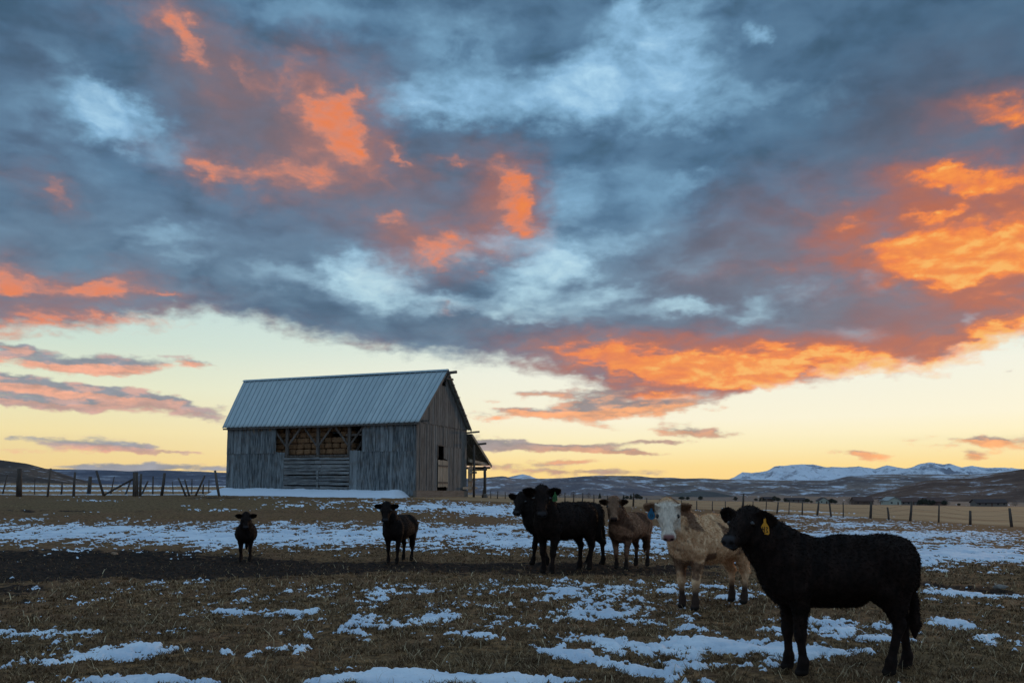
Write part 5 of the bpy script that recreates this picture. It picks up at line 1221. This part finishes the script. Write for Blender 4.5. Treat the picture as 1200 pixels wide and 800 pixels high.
# ============================================================ far houses and trees
ROOFS = [flat_mat('dark_shingle_roof', (.055, .040, .040), .9), flat_mat('brown_shingle_roof', (.10, .058, .048), .9), flat_mat('pale_metal_roof', (.30, .33, .33), .6)]
WALLS = [flat_mat('grey_siding', (.16, .145, .13), .9), flat_mat('pale_siding', (.42, .45, .38), .9), flat_mat('brown_siding', (.13, .08, .06), .9)]
WINM = flat_mat('dark_window_glass', (.02, .025, .03), .15, .6)
def house(name, label, px, row, D, w, d_, h, roof, wall, gable_front=False, cat='house', roof_h=.5):
    g0 = at(px, row, D); z0 = gz(g0.x, g0.y)
    root = empty(name, (g0.x, g0.y, z0 - .2)); tag(root, label, cat)
    mb = MB(); mb.box((-w / 2, 0, 0), (w / 2, d_, h)); 
    rh = (w if gable_front else d_) * roof_h * .5
    if gable_front: mb.piece([(-w / 2, 0, h), (w / 2, 0, h), (0, 0, h + rh), (-w / 2, d_, h), (w / 2, d_, h), (0, d_, h + rh)], [(0, 1, 2), (5, 4, 3)])
    else: mb.piece([(-w / 2, 0, h), (-w / 2, d_, h), (-w / 2, d_ / 2, h + rh), (w / 2, 0, h), (w / 2, d_, h), (w / 2, d_ / 2, h + rh)], [(0, 1, 2), (5, 4, 3)])
    mb.build('wall', WALLS[wall], root)
    mb = MB(); e = .6
    if gable_front:
        for sg in (-1, 1): mb.piece([(sg * (w / 2 + e), -e, h - e * .5 + .05), (0, -e, h + rh + .1), (0, d_ + e, h + rh + .1), (sg * (w / 2 + e), d_ + e, h - e * .5 + .05), (sg * (w / 2 + e), -e, h - e * .5 + .3), (0, -e, h + rh + .35), (0, d_ + e, h + rh + .35), (sg * (w / 2 + e), d_ + e, h - e * .5 + .3)], [(0, 1, 2, 3), (4, 7, 6, 5), (0, 4, 5, 1), (2, 6, 7, 3), (0, 3, 7, 4), (1, 5, 6, 2)])
    else:
        for ya, yb in ((-e, d_ / 2), (d_ + e, d_ / 2)): mb.piece([(-w / 2 - e, ya, h - e * .5 + .05), (w / 2 + e, ya, h - e * .5 + .05), (w / 2 + e, yb, h + rh + .1), (-w / 2 - e, yb, h + rh + .1), (-w / 2 - e, ya, h - e * .5 + .3), (w / 2 + e, ya, h - e * .5 + .3), (w / 2 + e, yb, h + rh + .35), (-w / 2 - e, yb, h + rh + .35)], [(0, 1, 2, 3), (4, 7, 6, 5), (0, 4, 5, 1), (2, 6, 7, 3), (0, 3, 7, 4), (1, 5, 6, 2)])
    mb.build('roof', ROOFS[roof], root)
    nw = max(2, int(w / 4))
    for i in range(nw):
        x = -w / 2 + (i + .5) * w / nw
        if i == nw // 2: mb = MB(); mb.box((x - .5, -.06, .1), (x + .5, -.003, 2.2)); mb.build('door', ROOFS[1], root)
        else: mb = MB(); mb.box((x - .7, -.05, 1.1), (x + .7, -.003, 2.2)); mb.build('window', WINM, root)
house('house', 'distant brown house with a dark hipped-looking roof left of the pale gabled house', 1013, 594, 700, 15, 9, 3.0, 1, 2, roof_h=.7)
house('house', 'pale greenish gabled house at the foot of the dark hill', 1049, 596, 640, 9.5, 14, 3.2, 2, 1, True, roof_h=.55)
house('house', 'long low house with a dark brown roof right of the pale gabled house', 1068, 595.5, 680, 16, 9, 2.8, 1, 0, roof_h=.6)
house('house', 'brown-roofed house right of the dark evergreens below the hill', 1098, 596.5, 640, 15, 9, 3.0, 1, 2, roof_h=.6)
house('house', 'low grey farm building farthest right below the hill', 1163, 599, 560, 20, 8, 2.6, 0, 0, roof_h=.5)
house('house', 'small pale house between bushes left of the dark hill', 966, 593.5, 760, 9, 8, 2.6, 0, 1, True, roof_h=.6)
house('farm_shed', 'long dark shed beyond the tan field in the middle distance', 933, 592, 760, 17, 7, 2.6, 0, 0, cat='shed', roof_h=.4)
house('farm_shed', 'dark flat shed far beyond the fence, behind the black cow ears', 901, 591, 760, 9, 7, 2.6, 0, 2, cat='shed', roof_h=.4)

LEAFD, gg, b, out = new_mat('dark_foliage')
gg.put(b.inputs['Base Color'], gg.mix(attr(gg, 'rnd'), c3(.020, .028, .020), c3(.065, .070, .042))); b.inputs['Roughness'].default_value = .9
LEAFB, gg, b, out = new_mat('bare_twigs')
gg.put(b.inputs['Base Color'], gg.mix(attr(gg, 'rnd'), c3(.060, .042, .036), c3(.15, .105, .085))); b.inputs['Roughness'].default_value = .9
def tree_mesh(kind, seed):
    rg = np.random.default_rng(seed); n = 900
    u = rg.random(n); th = rg.uniform(0, 6.283, n)
    lob = 1 + .35 * np.sin(th * 3 + seed) * np.cos(u * 9 + seed)
    if kind == 'conifer': z = .08 + .92 * u; r = (1 - u) ** .85 * .30 * lob * rg.uniform(.35, 1, n) ** .5
    else: z = .22 + .78 * u; r = np.sqrt(np.clip(1 - (2 * u - .9) ** 2, .02, 1)) * .42 * lob * rg.uniform(.2, 1, n) ** .5
    c_ = np.stack([r * np.cos(th), r * np.sin(th), z], -1); s_ = .055 if kind != 'bare' else .035
    d1 = rg.normal(0, 1, (n, 3)); d1 /= np.linalg.norm(d1, axis=1)[:, None]; d2 = np.cross(d1, rg.normal(0, 1, (n, 3))); d2 /= np.linalg.norm(d2, axis=1)[:, None]
    V_ = np.stack([c_ - d1 * s_, c_ + d1 * s_, c_ + d2 * s_ * (1.6 if kind != 'bare' else 3)], 1).reshape(-1, 3)
    if kind == 'bare': V_[1::3] = V_[0::3] + d1 * .012
    me = np_mesh('crown', V_, np.arange(n * 3).reshape(-1, 3), {'rnd': ('POINT', np.repeat(rg.random(n), 3))}, smooth=False)
    me.materials.append(LEAFB if kind == 'bare' else LEAFD)
    mb = MB(); mb.tube([(0, 0, -.05), (.01, 0, .3), (0, .01, .7)], [.035, .025, .01], 6)
    for i in range(4): a_ = i * 1.6 + seed; mb.tube([(0, 0, .22 + .1 * i), (math.cos(a_) * .2, math.sin(a_) * .2, .45 + .1 * i)], [.014, .006], 5)
    tr = mb.build('trunk', P_W); me2 = tr.data; bpy.data.objects.remove(tr)
    return me, me2
TM = {k_: [tree_mesh(k_, s_) for s_ in (1, 2, 3)] for k_ in ('conifer', 'bush', 'bare')}
TL = {'conifer': ('dark evergreen tree standing far off below the hills', 'distant evergreens below the hills', 'conifer_tree'), 'bush': ('round dark bushy tree far off beyond the fields', 'distant bushy trees beyond the fields', 'broadleaf_tree'), 'bare': ('bare brown leafless tree far off beyond the fields', 'distant leafless trees beyond the fields', 'bare_tree')}
random.seed(31)
TREES = [(703, 589, 6, 'conifer', 1.0), (731, 589, 5, 'conifer', 1), (735, 589.4, 4, 'bush', 1.5), (739.5, 589.5, 6, 'conifer', 1), (746.5, 589.5, 6.5, 'bush', 1.4), (751, 590, 4, 'bush', 1.6), (722, 589, 4, 'bare', 1.6), (690, 588, 6, 'bare', 1.2), (672, 588, 7, 'bare', 1.2), (656, 587, 6, 'bare', 1.3), (644, 587, 5, 'bare', 1.4),
         (799, 590.5, 4, 'bush', 2.2), (806, 590.5, 4, 'bush', 1.3), (821, 591, 5, 'bush', 1.3), (862, 590.5, 5, 'bush', 1.2), (886, 591, 3.5, 'bush', 1.5), (891, 591, 5, 'conifer', 1), (895, 591, 4.5, 'conifer', 1.1), (908, 591.5, 6.5, 'bush', 1.1), (912, 591.5, 5, 'bush', 1.3), (921, 592, 4, 'bush', 1.4), (946, 592.5, 5, 'bush', 1.5), (951, 593, 3, 'bush', 1.5), (975, 593.5, 6, 'bush', 1.4), (979, 594, 4.5, 'bush', 1.4), (996, 594, 7.5, 'bare', 1.3), (1002, 594, 6, 'bare', 1.5), (1032, 595, 8, 'bare', 1.3),
         (1077, 596, 6, 'conifer', 1.4), (1081, 596, 7, 'bush', 1.2), (1085, 596, 7.5, 'bush', 1.1), (1090, 596, 6.5, 'conifer', 1.3), (1094, 596.4, 6, 'bush', 1.2), (1107, 597, 6, 'bush', 1.3), (1111, 597, 5, 'bare', 1.6), (1124, 598, 3, 'bush', 1.5), (1148, 598, 8, 'bare', 1.3), (1176, 599, 7, 'bare', 1.4), (1190, 600, 6, 'bare', 1.5)]
for px, row, hpx, kind, wx_ in TREES:
    D = random.uniform(560, 640) if px > 990 else random.uniform(660, 760)
    g0 = at(px, row, D); z0 = gz(g0.x, g0.y) - .1; hh = hpx * D / 1000
    lab, grp, nm = TL[kind]; root = empty(nm, (g0.x, g0.y, z0), random.uniform(0, 6.28)); root.scale = (hh * wx_, hh * wx_, hh)
    tag(root, lab, 'tree', grp); cm_, tm_ = random.choice(TM[kind])
    for n_, m_ in (('crown', cm_), ('trunk', tm_)):
        o = bpy.data.objects.new(n_, m_); COL.objects.link(o); o.parent = root

# ============================================================ stones
STONE = {}
def rock(label, px, row, size, col_, sq=.6, seed=0):
    if col_ not in STONE:
        m, gg, b, out = new_mat('field_stone'); n_ = gg.noise(objco(gg), 18, 5, .65)
        gg.put(b.inputs['Base Color'], gg.mix(gg.ss(n_, .35, .65), c3(*[x * .6 for x in col_]), c3(*col_))); b.inputs['Roughness'].default_value = .9; bump(gg, b, n_, .6, .02); STONE[col_] = m
    g0 = on_ground(px, row); bm = bmesh.new(); bmesh.ops.create_icosphere(bm, subdivisions=3, radius=1)
    rg = random.Random(seed); cuts = [Vector((rg.gauss(0, 1), rg.gauss(0, 1), rg.gauss(0, 1))).normalized() for _ in range(9)]
    for v in bm.verts:
        for c_ in cuts:
            e = v.co.dot(c_) - .72
            if e > 0: v.co -= c_ * e * .9
        v.co = Vector((v.co.x, v.co.y * .8, v.co.z * sq)) * size
    me = bpy.data.meshes.new('stone'); bm.to_mesh(me); bm.free(); me.materials.append(STONE[col_])
    o = bpy.data.objects.new('stone', me); COL.objects.link(o); o.location = g0 + Vector((0, 0, size * sq * .35)); o.rotation_euler = (.1, .15, rg.uniform(0, 6))
    tag(o, label, 'stone')
rock('greenish grey angular stone in the turf at the lower left edge', 32, 749, .055, (.17, .17, .12), .75, 2)
rock('tan stone lying on the dark mud left of the calf', 134, 650, .10, (.36, .24, .15), .6, 5)
rock('flat grey stone poking through the snow right of the nearest cow', 1173, 689, .13, (.22, .21, .19), .4, 9)

# ============================================================ air between here and the mountains
HZ = bpy.data.materials.new('haze_air'); HZ.use_nodes = True; HZ.node_tree.nodes.clear(); gg = G(HZ.node_tree)
pv = gg.new('ShaderNodeVolumePrincipled'); pv.inputs['Color'].default_value = (.80, .88, 1.0, 1); pv.inputs['Density'].default_value = 0.9e-5; pv.inputs['Anisotropy'].default_value = 0.0
ho_ = gg.new('ShaderNodeOutputMaterial'); HZ.node_tree.links.new(pv.outputs[0], ho_.inputs['Volume'])
mb = MB(); mb.box((-34000, -15000, -420), (34000, 34000, 2200)); hb = mb.build('haze', HZ); tag(hb, kind='stuff')
